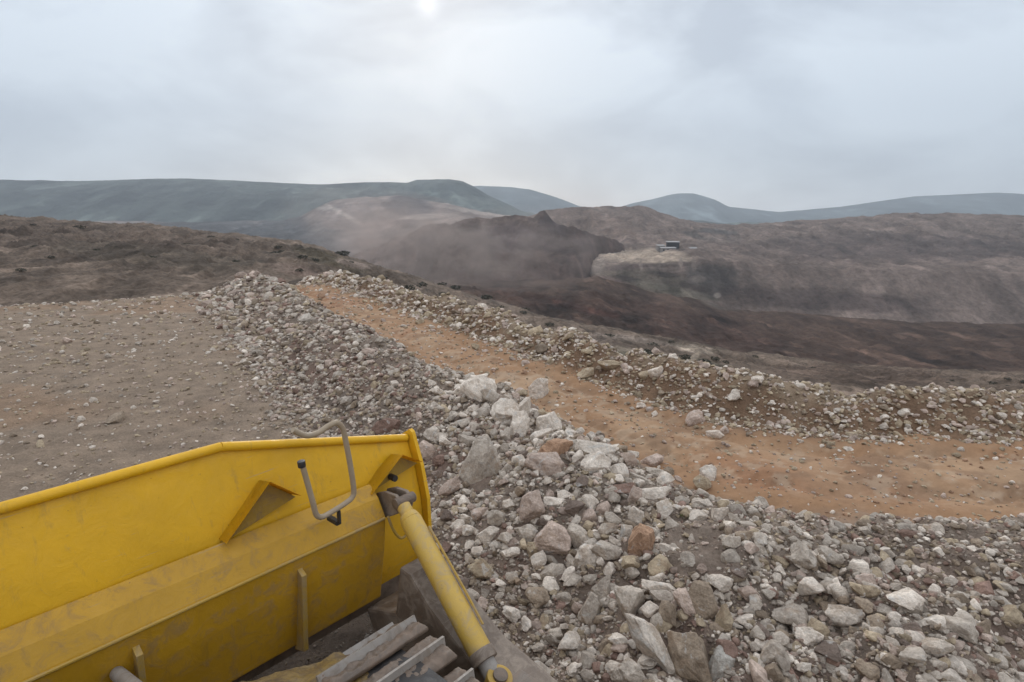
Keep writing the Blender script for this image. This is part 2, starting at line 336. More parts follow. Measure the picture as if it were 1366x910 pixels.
sheet('flat_topped_mountain', [
    ([(-700, 345), (395, 345), (2000, 345)], 2100, 2),
    ([(-700, 268), (-300, 266), (0, 262), (395, 268), (600, 268), (700, 292), (2000, 320)], 2900, 8),
    ([(-700, 226), (-400, 238), (-150, 236), (80, 242), (250, 238), (395, 245), (430, 246), (470, 244), (520, 243), (543, 244), (556, 240), (600, 239.5), (617, 242), (632, 249), (650, 260), (670, 270), (700, 284), (760, 302), (2000, 330)], 3500, 1)],
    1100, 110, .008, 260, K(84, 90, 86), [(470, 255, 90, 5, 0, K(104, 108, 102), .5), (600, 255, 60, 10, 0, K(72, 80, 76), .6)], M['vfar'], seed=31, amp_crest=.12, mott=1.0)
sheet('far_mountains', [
    ([(-700, 345), (2000, 345)], 3300, 2),
    ([(-700, 262), (300, 264), (500, 264), (590, 256), (620, 249), (640, 248), (680, 249.5), (708, 253), (735, 261), (755, 268), (772, 275), (800, 279), (825, 277), (845, 271), (870, 266), (893, 260), (905, 258), (925, 258), (940, 262), (955, 267), (972, 276), (1040, 283), (1120, 276), (1220, 262), (1330, 257), (1420, 262), (1600, 278), (2000, 272)], 6000, 2)],
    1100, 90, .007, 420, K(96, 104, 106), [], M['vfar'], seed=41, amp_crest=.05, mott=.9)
gme = new_mesh('ground', [(-12500, -300, -190), (12500, -300, -190), (12500, 8600, -190), (-12500, 8600, -190)], [(0, 1, 2, 3)], np.ones((4, 3))*np.array(K(105, 95, 88)))
tag(link('ground', gme, M['vfar']), kind='structure')

# ------------------------------------------------------------------ near terrain
TD = (-.522, .853); ND = (.853, .522)      # along the road, across it
def softp(x, k=.5): return np.where(x > 6*k, x, k*np.log1p(np.exp(np.clip(x/k, -30, 30))))
def coordsD(X, Y):
    d = X*ND[0]+Y*ND[1]; t = X*TD[0]+Y*TD[1]
    t1 = 2.7+(d-3.67)*.70
    sh = np.clip(.72*softp(t1-t, .6), 0, 9)
    k = sstep(3.0, 4.4, d)*.45+.55
    return d-sh*k, t
def near_h(X, Y, fine=True):
    D, t = coordsD(X, Y)
    wig = fbm(t*.55, t*0+3.3, 3, 61)*.42
    Dc = D+wig*sstep(1.6, 2.6, D)*(1-sstep(4.0, 5.0, D))
    toe = 1.55+.85*sstep(2, 9, t)
    ch = .68+.22*vnoise(t*.9, t*0+7.1, 5)+.20*vnoise(t*2.3, t*0+1.1, 6)
    x = np.clip((Dc-toe)/(3.62-toe), 0, 1); up = ch*(x**.85)*(1-.12*x)
    dn = 1-sstep(3.72, 4.75, Dc)
    h = np.where(Dc < 3.62, up, .15+(ch*.88-.15)*dn)
    bw = fbm(t*.45, t*0+9.3, 3, 71)*.5
    Db = D+bw
    bh = .40+.2*vnoise(t*.7, t*0+2, 8)+.16*vnoise(t*2.6, t*0+2, 9)
    h = h+bh*sstep(6.65, 7.35, Db)
    h = h-.62*np.maximum(Db-7.55, 0)-.25*sstep(7.45, 8.0, Db)
    # pad to the left and its far edge, road dropping away down the hill
    h = h-.09*np.maximum(t-26, 0)-.006*np.maximum(t-26, 0)**2
    h = h-.5*np.maximum(-D-24, 0)
    # ruts on the road
    rd = sstep(4.6, 5.0, D)*(1-sstep(6.1, 6.5, D))
    h = h-.06*rd*(np.exp(-((D-5.15+.1*vnoise(t*.3, t*0, 3))/.16)**2)+np.exp(-((D-6.15)/.16)**2))
    rough = sstep(1.3, 2.2, D)*(1-sstep(4.3, 4.9, D))+sstep(6.3, 6.8, Db)
    h = h+fbm(X*1.3, Y*1.3, 3, 81)*.05+rough*(fbm(X*2.6, Y*2.6, 3, 84)*.17)
    if fine: h = h+rough*(fbm(X*9, Y*9, 3, 88)*.05)+fbm(X*14, Y*14, 2, 91)*.008+(1-rough)*(fbm(X*4, Y*4, 3, 95)*.03+fbm(X*11, Y*11, 2, 96)*.012)+.012*rd*np.sign(np.sin(t*34))*(np.exp(-((D-5.15)/.2)**4)+np.exp(-((D-6.15)/.2)**4))*(vnoise(X*.9, Y*.9, 97) > -.1)
    return h
nth, nr = 1150, 900
th = np.linspace(R_(-100), R_(100), nth)
rr = .25*(75/.25)**(np.linspace(0, 1, nr)**.85)
RR, TT = np.meshgrid(rr, th, indexing='ij')
X, Y = RR*np.sin(TT), RR*np.cos(TT); Z = near_h(X, Y)
D, t = coordsD(X, Y)
Dn = D+fbm(X*1.1, Y*1.1, 4, 101)*.35+fbm(X*5, Y*5, 3, 102)*.12
col = np.ones(X.shape+(3,))*np.array((.225, .172, .135))
def lay(c, wv):
    global col
    wv = np.clip(wv, 0, 1)[..., None]; col = col*(1-wv)+np.array(c)*wv
n_a = fbm(X*.8, Y*.8, 4, 111); n_b = fbm(X*.35+4, Y*.35, 3, 112)
lay((.27, .20, .145), (1-sstep(1.4, 2.1, Dn))*.9)                      # pad: pale trodden dirt
lay((.28, .18, .115), (1-sstep(.5, 3, Dn))*sstep(-.1, .35, n_b)*.6)
lay((.21, .13, .10), sstep(.0, .4, n_a)*sstep(1.6, 2.3, Dn)*(1-sstep(4, 4.6, Dn))*.6)
lay((.33, .26, .205), sstep(3.3, 3.7, Dn)*(1-sstep(4.05, 4.45, Dn))*.6)     # pale crest
lay((.285, .165, .093), sstep(4.25, 4.7, Dn))                          # road soil
lay((.36, .235, .145), sstep(4.7, 5.2, Dn)*(1-sstep(6.0, 6.4, Dn))*(.35+1.2*n_a))
lay((.27, .135, .075), sstep(4.7, 5.2, Dn)*(1-sstep(6.0, 6.4, Dn))*sstep(.1, .5, n_b)*.7)
lay((.205, .13, .085), sstep(6.3, 6.8, Dn)*.9)
lay((.33, .25, .175), sstep(7.15, 7.4, Dn)*(1-sstep(8.0, 8.4, Dn))*.7)
lay((.09, .065, .05), sstep(8.4, 9.2, Dn))
lay((.06, .045, .035), (1-sstep(.75, 1.15, np.hypot((X+1.55)/1.25, (Y-3.85)/1.25)+n_a*.25))*.92)  # shade under the raised blade, painted into the ground colour
rb = sstep(4.7, 5.2, D)*(1-sstep(6.0, 6.5, D)); lay((.20, .125, .08), rb*sstep(.05, .3, fbm(X*3.1, Y*3.1, 4, 141))*.55); lay((.40, .29, .20), rb*sstep(.12, .34, fbm(X*6, Y*6, 4, 151))*.5)
zone = np.where(Dn < 4.4, 0, np.where(Dn < 6.55, 1, np.where(Dn < 8.6, 2, 3)))
F = grid_faces(nr, nth); fz = zone.reshape(-1)[F[:, 0]]
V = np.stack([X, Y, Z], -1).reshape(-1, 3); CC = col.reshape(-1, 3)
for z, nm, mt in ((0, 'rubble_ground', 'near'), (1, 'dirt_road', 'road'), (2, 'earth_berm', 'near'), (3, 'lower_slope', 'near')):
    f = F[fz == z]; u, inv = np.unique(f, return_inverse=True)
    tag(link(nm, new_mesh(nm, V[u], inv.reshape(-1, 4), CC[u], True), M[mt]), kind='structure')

def hit(px, py):
    u, Yd, Zd = ray(px, py); s = np.linspace(2.0, 60, 6000)
    hh = near_h(u*s, Yd*s, False); below = np.where(CAMZ+Zd*s < hh)[0]
    if len(below) == 0: return None
    s0 = s[below[0]]; return Vector((float(u*s0), float(Yd*s0), float(CAMZ+Zd*s0))), s0

# ------------------------------------------------------------------ rocks
_ico = {}
def ico(k):
    if k not in _ico:
        bm = bmesh.new(); bmesh.ops.create_icosphere(bm, subdivisions=k, radius=1)
        bm.verts.ensure_lookup_table()
        _ico[k] = (np.array([v.co[:] for v in bm.verts]), np.array([[v.index for v in f.verts] for f in bm.faces])); bm.free()
    return _ico[k]
def rock_verts(k, seed, planes=13, lump=.06, fine=.03, soft=26):
    r = np.random.default_rng(seed); U, Fc = ico(k)
    n = r.normal(size=(planes, 3)); n /= np.linalg.norm(n, axis=1)[:, None]
    planes += 5
    n = r.normal(size=(planes, 3)); n /= np.linalg.norm(n, axis=1)[:, None]
    d = r.uniform(.52, .86, planes)
    q = U@n.T; rad = np.where(q > .08, d/np.maximum(q, .08), 9.0)
    R = -np.log(np.exp(-soft*np.minimum(rad, 2.0)).sum(1)+1e-30)/soft
    R = np.clip(R, .3, 1.25)
    P = U*R[:, None]
    s = seed*3.7
    nz = fbm(P[:, 0]*1.7+s+P[:, 2], P[:, 1]*1.7-P[:, 2]*1.3, 3, seed)*lump*2
    nf = fbm(P[:, 0]*6+s-P[:, 2]*4, P[:, 1]*6+P[:, 2]*5, 4, seed+5)*fine*2
    pit = np.maximum(ridged(P[:, 0]*3+P[:, 2]*2, P[:, 1]*3-P[:, 2]*3, 3, seed+9)-.45, 0)*fine*3
    P = P*(1+nz+nf-pit)[:, None]
    P = P/np.abs(P).max(0)
    return P, Fc
W_ = lambda r, g, b: (r*1.04, g*.95, b*.87)
COL = {'g': (.47, .435, .39), 'p': (.48, .405, .36), 'w': (.68, .64, .585), 'o': (.42, .285, .20), 't': (.42, .36, .27), 'd': (.20, .165, .145), 'r': (.28, .20, .17), 'b': (.32, .27, .215), 's': (.42, .42, .40)}
COL = {k_: W_(*v_) for k_, v_ in COL.items()}
CN = {'g': 'grey', 'p': 'pinkish grey', 'w': 'whitish', 'o': 'orange brown', 't': 'tan', 'd': 'dark grey', 'r': 'reddish brown', 'b': 'brownish grey', 's': 'bluish grey'}
placed = []
def put_rock(me, c, scale, basis, colour, name='rock'):
    o = bpy.data.objects.new(name, me); C.objects.link(o)
    o.matrix_world = Matrix.Translation(c)@basis.to_4x4()@Matrix.Diagonal((*scale, 1))
    v = rnd.uniform(.88, 1.1); o.color = (colour[0]*v, colour[1]*v, colour[2]*v, 1)
    return o
camR = Vector((1, 0, 0)); camU = Vector((0, SP, CP)); camF = Vector((0, CP, -SP))
hero = [
 (640, 622, 46, 74, 84, 'g', 'boulder', 'tall pocked grey boulder standing upright in the rubble, right of the yellow blade', 24),
 (718, 515, 27, 33, 90, 'w', 'boulder', 'pale boulder standing alone on the orange road', 9),
 (638, 519, 52, 32, -14, 'w', 'boulder', 'long pale boulder at the left end of the white boulders on the bank crest', 11),
 (660, 531, 34, 20, -20, 'g', 'rock', 'grey rock tucked against the right end of the long pale crest boulder', 12),
 (672, 550, 42, 32, 20, 'w', 'boulder', 'pitted whitish boulder overhanging a dark hollow below the crest', 12),
 (690, 566, 24, 34, 75, 'w', 'rock', 'egg shaped pale rock standing below the white crest point', 10),
 (700, 547, 20, 40, 80, 'w', 'rock', 'pointed white rock rising from the crest at the road edge', 8),
 (730, 566, 34, 32, -30, 'w', 'boulder', 'blocky white boulder on the crest directly below the lone road boulder', 9),
 (721, 580, 28, 16, 25, 'w', 'rock', 'flat white rock lying above the orange streaked rock', 8),
 (738, 600, 44, 26, 38, 'o', 'rock', 'orange streaked rock leaning above the large pinkish boulder', 10),
 (731, 620, 46, 36, 20, 'p', 'boulder', 'large angular pinkish boulder in the middle of the rock pile', 7),
 (795, 619, 38, 28, 10, 'w', 'rock', 'bright white cubic rock below the flat pale slab', 7),
 (790, 597, 52, 18, 2, 'w', 'slab', 'flat pale slab lying along the crest beside the road', 9),
 (771, 609, 18, 15, 0, 'w', 'rock', 'small round pale rock left of the bright white cubic rock', 9),
 (823, 628, 26, 22, -30, 'w', 'rock', 'white rock just right of the bright white cubic rock', 8),
 (838, 611, 22, 15, -35, 'p', 'rock', 'small pinkish rock at the road edge above the white rocks', 9),
 (756, 578, 10, 10, 0, 'p', 'rock', 'small pale pink stone on the road edge above the crest rocks', 9),
 (768, 583, 16, 11, 0, 't', 'rock', 'small tan stone on the road edge beside the pale pink stone', 9),
 (867, 616, 30, 20, 20, 'p', 'rock', 'pale pink rock topping the crest against the orange road', 9),
 (873, 631, 30, 14, -10, 'g', 'rock', 'flat grey rock just under the pale pink crest rock', 9),
 (853, 640, 32, 16, -25, 'w', 'rock', 'light slabby rock with a dark shadow gap beneath it', 8),
 (890, 630, 16, 13, 0, 'b', 'rock', 'small brown rock to the right of the flat grey crest rock', 9),
 (829, 652, 32, 19, 10, 'r', 'rock', 'reddish brown rock half buried below the slabby light rock', 10),
 (846, 661, 17, 30, 70, 'p', 'rock', 'smooth pinkish rock leaning left of the bare dirt patch', 8),
 (944, 630, 22, 20, -20, 'w', 'rock', 'pale pink rock on the right side of the orange road', 8),
 (936, 644, 21, 16, -20, 't', 'rock', 'tan green rock touching the pale pink one on the road', 8),
 (905, 640, 15, 12, -45, 'p', 'rock', 'small pink stone on the road between crest and the rock pair', 8),
 (709, 676, 35, 38, -70, 'p', 'boulder', 'faceted pale pink boulder below the large angular one', 8),
 (752, 662, 20, 17, -35, 'w', 'rock', 'small smooth white rock sitting on the long white wedge', 10),
 (738, 670, 30, 15, 5, 'w', 'rock', 'long white wedge shaped rock bridging two boulders', 8),
 (765, 675, 24, 20, 20, 'd', 'rock', 'dark grey rock at the right end of the long white wedge', 9),
 (787, 668, 19, 17, 0, 'w', 'rock', 'small whitish rock above the layered round rock', 9),
 (784, 688, 25, 24, 60, 'p', 'rock', 'rounded layered pinkish rock left of two pale ones', 10),
 (806, 677, 17, 19, 70, 'p', 'rock', 'pale rounded rock right of the layered pinkish rock', 9),
 (819, 694, 24, 19, -10, 'g', 'rock', 'pale grey round rock above the pitted rock cluster', 9),
 (847, 690, 18, 26, 80, 'w', 'rock', 'pale upright rock above the orange brown slab', 9),
 (736, 719, 52, 42, 15, 'p', 'boulder', 'big pink topped boulder shaped like a tent', 7),
 (770, 718, 26, 44, -62, 'g', 'rock', 'grey green pointed rock leaning on the tent shaped boulder', 8),
 (702, 711, 28, 32, 70, 'g', 'rock', 'flat faced grey rock left of the tent shaped boulder', 9),
 (713, 730, 18, 28, 60, 't', 'rock', 'narrow tan rock at the left foot of the tent shaped boulder', 9),
 (661, 691, 24, 24, 20, 'g', 'rock', 'cubic grey rock below the tall pocked boulder', 7),
 (650, 713, 24, 26, 60, 'w', 'rock', 'white blotched rock below the cubic grey rock', 9),
 (805, 733, 36, 21, -22, 'g', 'rock', 'smooth oval grey rock left of the orange brown slab', 14),
 (784, 742, 30, 34, 60, 'w', 'rock', 'pale hollowed rock left of the smooth oval rock', 9),
 (741, 760, 36, 27, -10, 'g', 'rock', 'blunt grey rock at the lower edge of the rock pile', 8),
 (717, 748, 18, 24, 80, 'w', 'rock', 'small pale upright stone left of the blunt grey rock', 9),
 (815, 758, 21, 19, 0, 'w', 'rock', 'bright small boxy rock above the dagger shaped rock', 8),
 (851, 724, 34, 46, 88, 'o', 'rock', 'orange brown slab standing below the bare dirt patch', 7),
 (879, 753, 27, 23, -10, 't', 'rock', 'round tan mottled rock right of the orange brown slab', 11),
 (838, 806, 36, 68, -82, 'g', 'boulder', 'dagger shaped grey rock with its point down', 7),
 (803, 786, 22, 36, 62, 'g', 'rock', 'narrow grey rock left of the dagger shaped rock', 8),
 (789, 815, 28, 44, 82, 'g', 'rock', 'tapered grey rock in the lower middle of the pile', 9),
 (866, 812, 25, 23, 0, 'w', 'rock', 'round pale lump above the long pale splinter', 12),
 (885, 785, 52, 20, -10, 'w', 'slab', 'pale arched slab spanning above the brown flaky rock', 9),
 (912, 800, 18, 44, -60, 'p', 'slab', 'pinkish grey slab at the right end of the pale arched slab', 8),
 (889, 817, 24, 38, -75, 'b', 'rock', 'brown flaky rock under the pale arched slab', 9),
 (874, 862, 34, 98, -63, 'w', 'boulder', 'long pale splinter of rock at the bottom right', 8),
 (921, 878, 54, 100, -56, 'b', 'boulder', 'large brown streaked slab right of the long pale splinter', 11),
 (962, 888, 30, 40, 60, 's', 'boulder', 'bluish grey boulder right of the large brown streaked slab', 9),
 (934, 796, 36, 46, 55, 'b', 'boulder', 'brownish grey boulder above the large streaked slab', 10),
 (966, 826, 18, 46, 88, 't', 'slab', 'upright tan slab right of the brownish grey boulder', 8),
 (960, 776, 26, 26, 30, 'w', 'rock', 'pale rock above the upright tan slab', 9),
 (820, 887, 28, 22, 0, 'w', 'rock', 'whitish rounded rock near the bottom, left of the splinter', 9),
 (846, 898, 46, 36, -30, 'g', 'rock', 'broad grey rock at the left foot of the splinter', 8),
 (826, 853, 24, 19, -20, 'w', 'rock', 'heart shaped pink and white rock left of the splinter', 9),
 (806, 862, 14, 26, 80, 'b', 'rock', 'narrow brown stone left of the heart shaped rock', 9),
 (848, 836, 18, 16, 0, 'd', 'rock', 'dark stone wedged under the point of the dagger shaped rock', 9),
 (577, 579, 19, 18, 0, 'w', 'rock', 'round whitish rock behind the corner of the yellow blade', 12),
 (573, 600, 18, 26, -60, 'p', 'rock', 'pink brown rock just right of the blade corner', 10),
 (587, 614, 19, 18, 30, 'r', 'rock', 'red brown round rock beside the pink brown one', 11),
 (601, 652, 30, 18, 35, 'p', 'rock', 'flat pinkish rock between the blade and the tall boulder', 8),
 (621, 691, 15, 12, 0, 'w', 'rock', 'small pale stone below the flat pinkish rock', 9),
 (514, 569, 34, 18, 14, 'r', 'rock', 'red brown rock behind the top edge of the blade', 8),
 (520, 585, 17, 10, 10, 'w', 'rock', 'small pale stone touching the top edge of the blade', 9),
 (941, 672, 28, 16, -10, 'w', 'rock', 'pale rock above the right white cluster', 8),
 (958, 686, 28, 22, -10, 'w', 'rock', 'white rock at the right end of the bank crest', 9),
 (932, 690, 26, 20, 0, 'w', 'rock', 'pitted white rock left of the crest end rock', 10),
 (908, 668, 20, 12, 0, 'g', 'rock', 'greenish pale rock at the top of the dirt patch', 9),
 (867, 659, 44, 26, 0, 'w', 'rock', 'wide crumbly pale rock at the top of the dirt patch', 12),
 (893, 700, 20, 12, 10, 'g', 'rock', 'small grey stone stuck in the bare dirt patch', 9),
 (927, 560, 22, 20, 20, 'p', 'rock', 'large pinkish rock at the foot of the far berm', 8),
 (953, 578, 26, 9, -5, 'w', 'rock', 'low pale rock at the road edge below the large pinkish berm rock', 9),
 (966, 574, 14, 12, 0, 'p', 'rock', 'pinkish rock at the right end of the berm foot', 9),
 (855, 541, 13, 8, 0, 'w', 'rock', 'small pale stone leading a row at the berm foot', 9),
 (867, 547, 11, 10, 0, 'p', 'rock', 'small pinkish stone second in the row at the berm foot', 9),
 (873, 552, 10, 9, 0, 'w', 'rock', 'small white stone ending the row at the berm foot', 9),
 (784, 498, 24, 15, 10, 't', 'rock', 'tan rounded boulder set in the side of the far berm', 11),
 (816, 487, 32, 16, -8, 't', 'rock', 'pale flat rock on top of the far berm', 9),
 (862, 502, 22, 14, 0, 't', 'rock', 'tan rock on top of the far berm right of the flat pale one', 9),
 (875, 497, 18, 14, 30, 'w', 'rock', 'pointed pale rock on the far berm crest', 8),
 (701, 484, 12, 8, 0, 'p', 'rock', 'small pinkish rock at the berm foot across from the crest boulder', 8),
 (633, 462, 12, 9, 0, 't', 'rock', 'tan rock at the road side foot of the berm, middle distance', 9),
 (494, 470, 16, 12, 0, 'p', 'rock', 'pale pink stone on the bank, far left middle', 9),
 (482, 474, 14, 10, 20, 'w', 'rock', 'whitish stone beside the pale pink stone on the left bank', 9),
 (427, 491, 15, 11, 0, 'w', 'rock', 'single whitish stone low on the left bank near the pad', 9),
 (440, 380, 14, 8, 0, 'w', 'rock', 'pale rock at the far left end of the orange road', 9),
 (494, 411, 8, 6, 0, 'w', 'rock', 'tiny pale rock lying on the far road', 9),
 (593, 486, 6, 5, 0, 'w', 'rock', 'tiny pale stone on the near edge of the orange road', 9),
 (560, 430, 12, 8, 0, 't', 'rock', 'tan clod on the berm where it begins to rise', 9),
 (403, 832, 16, 40, 78, 's', 'boulder', 'light grey boulder lying under the blade beside its rib', 9),
]
HE = []
for i, (px, py, ww, hh, ang, cc, cat, lab, pl) in enumerate(hero):
    alone = 'road' in lab and 'crest' not in lab and 'far' not in lab
    r = hit(px, py+hh*(.38 if alone else .12))
    if r is None: continue
    c, s = r
    L1, L2 = max(ww, hh), min(ww, hh)
    if ww >= hh: a = R_(ang)
    else: a = R_(ang)
    ax = camR*math.cos(a)+camU*math.sin(a); ay = -camR*math.sin(a)+camU*math.cos(a); az = ax.cross(ay)
    mps = s/788
    big = L1 > 30
    P, Fc = rock_verts(5 if big else 4, 1000+i*7, pl+3, .06, .035, 60)
    if 'dagger' in lab or 'splinter' in lab:      # taper to a point
        q = P[:, 0]; sgn = 1
        P[:, 1] *= (1-.62*np.clip(q*sgn+.2, 0, 1.2)); P[:, 2] *= (1-.5*np.clip(q*sgn+.2, 0, 1.2))
    if 'tent' in lab: P[:, 0] *= 1-.55*np.clip(P[:, 1]+.1, 0, 1)
    if 'tall pocked' in lab: P[:, 1] *= 1-.12*np.clip(P[:, 0], 0, 1)
    me = new_mesh('rock', P, Fc, None, False); me.materials.append(M['rock'])
    gs = 1.05 if ('alone' in lab or 'pointed white' in lab) else 1.27 if L1 > 15 else 1.12
    sc3 = (L1/2*mps*gs, L2/2*mps*gs, (L2*.75+L1*.15)/2*mps*1.15)
    basis = Matrix((ax, ay, az)).transposed()
    cc3 = Vector(c)-camF*sc3[2]*.3+camU*(hh*(.34 if alone else .10)*mps)
    o = put_rock(me, cc3, sc3, basis, COL[cc], 'boulder' if cat == 'boulder' else 'rock')
    tag(o, lab, cat, 'boulders and rocks of the rubble bank')
    placed.append((c.x, c.y, max(sc3))); HE.append((px, py, L1/2, L2/2, a))
nhero = len(placed)

# named rocks of middle size, spread through the pile: 200 more, each its own object
VAR = []
for k in range(16):
    P, Fc = rock_verts(4, 300+k*11, rnd.randint(9, 16), .08, .03)
    me = new_mesh('rock', P, Fc, None, False); me.materials.append(M['rock']); VAR.append(me)
def rnd_basis(tilt=.9):
    from mathutils import Euler
    return Euler((rnd.uniform(-tilt, tilt), rnd.uniform(-tilt, tilt), rnd.uniform(0, 6.28))).to_matrix()
zones = [  # n, t range, D range, size range (m), colours, label words, group
 (112, (1.2, 6.3), (1.85, 3.9), (.065, .125), 'gggwwpwwwgtdb', 'fist sized stone wedged among the boulders of the near rock pile', 'medium stones of the near rock pile'),
 (34, (3.2, 8.0), (3.35, 4.15), (.07, .155), 'wwwgpt', 'rock along the pale crest of the bank beside the road', 'crest rocks beside the road'),
 (30, (8, 20), (2.4, 4.1), (.06, .13), 'ggpprwb', 'stone on the left, more distant stretch of the rubble bank', 'stones of the distant rubble bank'),
 (26, (5, 20), (6.9, 7.7), (.08, .17), 'ttwpp', 'stone on the far earth berm beyond the road', 'stones on the far berm'),
]
for n, tr, Dr, sr, cols, words, grp in zones:
    made = 0; tries = 0
    while made < n and tries < 9000:
        tries += 1
        tt = rnd.uniform(*tr); dd = rnd.uniform(*Dr); x, y = TD[0]*tt+ND[0]*dd, TD[1]*tt+ND[1]*dd
        if y < 1.5: continue
        Dq, _ = coordsD(np.array(x), np.array(y)); Dq = float(Dq)
        if not (Dr[0] <= Dq <= Dr[1]): continue
        z = float(near_h(np.array(x), np.array(y)))
        ppx, ppy = project(x, y, z)
        if not (395 < ppx < 1366 and 330 < ppy < 910): continue
        if 890 < ppx < 968 and 695 < ppy < 770: continue          # bare dirt patch
        if grp.startswith('medium') and ppx < 560+.2*(ppy-560): continue
        s = rnd.uniform(sr[0], sr[1])*(1 if rnd.random() < .35 else .72)
        if any((x-a)**2+(y-b)**2 < (.8*(s+c))**2 for a, b, c in placed): continue
        placed.append((x, y, s)); made += 1
        ck = rnd.choice(cols)
        o = put_rock(rnd.choice(VAR), Vector((x, y, z+s*.55)), (s, s*rnd.uniform(.6, .85), s*rnd.uniform(.45, .75)), rnd_basis(.5), COL[ck])
        tag(o, f'{CN[ck]} {words}', 'rock', grp)

# uncountable broken stone: one mesh for each kind of ground
def stones(name, n, sampler, size, palette, k=2, label='', cat='', smin=.008, exclude=None):
    bank = [rock_verts(k, 2000+j*5, 9, .05, 0, 18) for j in range(24)]
    xs, ys = sampler(n); m = len(xs)
    zs = near_h(xs, ys); dist = np.hypot(xs, ys)
    sz = size(dist, m)
    keep = np.ones(m, bool)
    hx, hy = project(xs, ys, zs)
    for (cx_, cy_, la, lb_, aa) in HE:
        dx, dy = hx-cx_, -(hy-cy_); u = (dx*math.cos(aa)+dy*math.sin(aa))/(la*.92); v = (-dx*math.sin(aa)+dy*math.cos(aa))/(lb_*.92)
        keep &= (u*u+v*v > 1)
    ppx, ppy = project(xs, ys, zs); keep &= (ys > .2)
    if exclude is not None: keep &= ~exclude(xs, ys, ppx, ppy, sz)
    xs, ys, zs, sz = xs[keep], ys[keep], zs[keep], sz[keep]; m = len(xs)
    pal = np.array([COL[c] for c in palette]); ci = rng.integers(0, len(pal), m)
    cols = pal[ci]*rng.uniform(.68, 1.15, (m, 1))
    blade_shade = 1-sstep(.75, 1.1, np.hypot((xs+1.55)/1.25, (ys-3.85)/1.25)); cols = cols*(1-.72*blade_shade[:, None])  # stones under the blade get the same painted shade in their colour
    Vs, Fs, Cs = [], [], []; off = 0
    for j in range(24):
        idx = np.where(np.arange(m) % 24 == j)[0]
        if len(idx) == 0: continue
        P, Fc = bank[j]; q = len(P)
        ang = rng.uniform(0, 6.28, len(idx)); t1 = rng.uniform(-.7, .7, len(idx))
        sx = sz[idx]; sy = sx*rng.uniform(.6, .95, len(idx)); szz = sx*rng.uniform(.45, .8, len(idx))
        B = P[None]*np.stack([sx, sy, szz], -1)[:, None, :]
        ct, st = np.cos(t1)[:, None], np.sin(t1)[:, None]
        y1 = B[..., 1]*ct-B[..., 2]*st; z1 = B[..., 1]*st+B[..., 2]*ct
        ca, sa = np.cos(ang)[:, None], np.sin(ang)[:, None]
        x2 = B[..., 0]*ca-y1*sa; y2 = B[..., 0]*sa+y1*ca
        W = np.stack([x2+xs[idx][:, None], y2+ys[idx][:, None], z1+(zs[idx]+szz*.3)[:, None]], -1)
        Vs.append(W.reshape(-1, 3)); Cs.append(np.repeat(cols[idx], q, 0))
        Fs.append((Fc[None]+(np.arange(len(idx))*q)[:, None, None]+off).reshape(-1, 3)); off += len(idx)*q
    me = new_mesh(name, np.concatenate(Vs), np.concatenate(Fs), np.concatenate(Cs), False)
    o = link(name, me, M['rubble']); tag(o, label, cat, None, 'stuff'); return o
def samp_polar(Dlo, Dhi, r0, r1, p=1.5, wob=.0):
    def f(n):
        u = rng.random(n*6); r = r0*(r1/r0)**(u**(1/p)) if p != 1 else r0*(r1/r0)**u
        a = rng.uniform(R_(-66), R_(80), n*6); x, y = r*np.sin(a), r*np.cos(a)
        D, t = coordsD(x, y); Dw = D+fbm(x*1.1, y*1.1, 4, 101)*.35+wob*rng.normal(size=len(x))
        k = np.where((Dw > Dlo) & (Dw < Dhi))[0][:n]; return x[k], y[k]
    return f
def ex_patch(x, y, px, py, sz):
    inp = (px > 892) & (px < 966) & (py > 692) & (py < 768)
    return inp & (rng.random(len(x)) < .85)
lap = lambda lo, k: (lambda dist, m: np.maximum(lo, .0032*dist)*np.exp(rng.normal(0, .42, m))*k)
stones('rubble', 56000, samp_polar(1.5, 4.25, 1.8, 34, 1.2, .12), lap(.013, 1.0), 'gggppbbwbdgtr', 2, 'crushed grey and pinkish stone covering the near bank', 'rubble', exclude=ex_patch)
stones('coarse_rubble', 7600, samp_polar(1.9, 4.2, 2.2, 30, 1.3, .1), lap(.026, 1.15), 'ggpgbwwrtb', 3, 'larger broken stones lying through the crushed stone of the bank', 'rubble', exclude=ex_patch)
def samp_pile(n):
    t_ = rng.uniform(.6, 7.5, n*3); d_ = rng.normal(3.2, .62, n*3)+.25*np.maximum(0, 2.2-t_)
    x, y = TD[0]*t_+ND[0]*d_, TD[1]*t_+ND[1]*d_; D, _ = coordsD(x, y)
    px, py = project(x, y, near_h(x, y)); k = np.where((D > 2.0) & (D < 4.05) & (y > 1.5) & (px > 585+.28*(py-600)))[0][:n]; return x[k], y[k]
stones('pile_rubble', 1500, samp_pile, lambda d, m: .048*np.exp(rng.normal(0, .28, m)), 'gggwwpbwgt', 3, 'angular pale stones heaped between the boulders of the pile', 'rubble', exclude=ex_patch)
stones('gravel', 11000, samp_polar(-9, 1.9, 2.0, 30, 1.2, .3), lap(.010, .75), 'tpbgwt', 2, 'loose gravel on the trodden pale pad left of the bank', 'gravel')
stones('berm_stone', 21000, samp_polar(6.5, 8.1, 6, 36, 1.2, .12), lap(.026, 1.02), 'ttpwpwwtbt', 3, 'broken tan and reddish stone heaped on the far berm', 'rubble')
stones('road_gravel', 4200, samp_polar(4.3, 6.6, 4, 30, 1.2, .05), lap(.008, .7), 'topwt', 2, 'scattered gravel lying on the orange road', 'gravel')

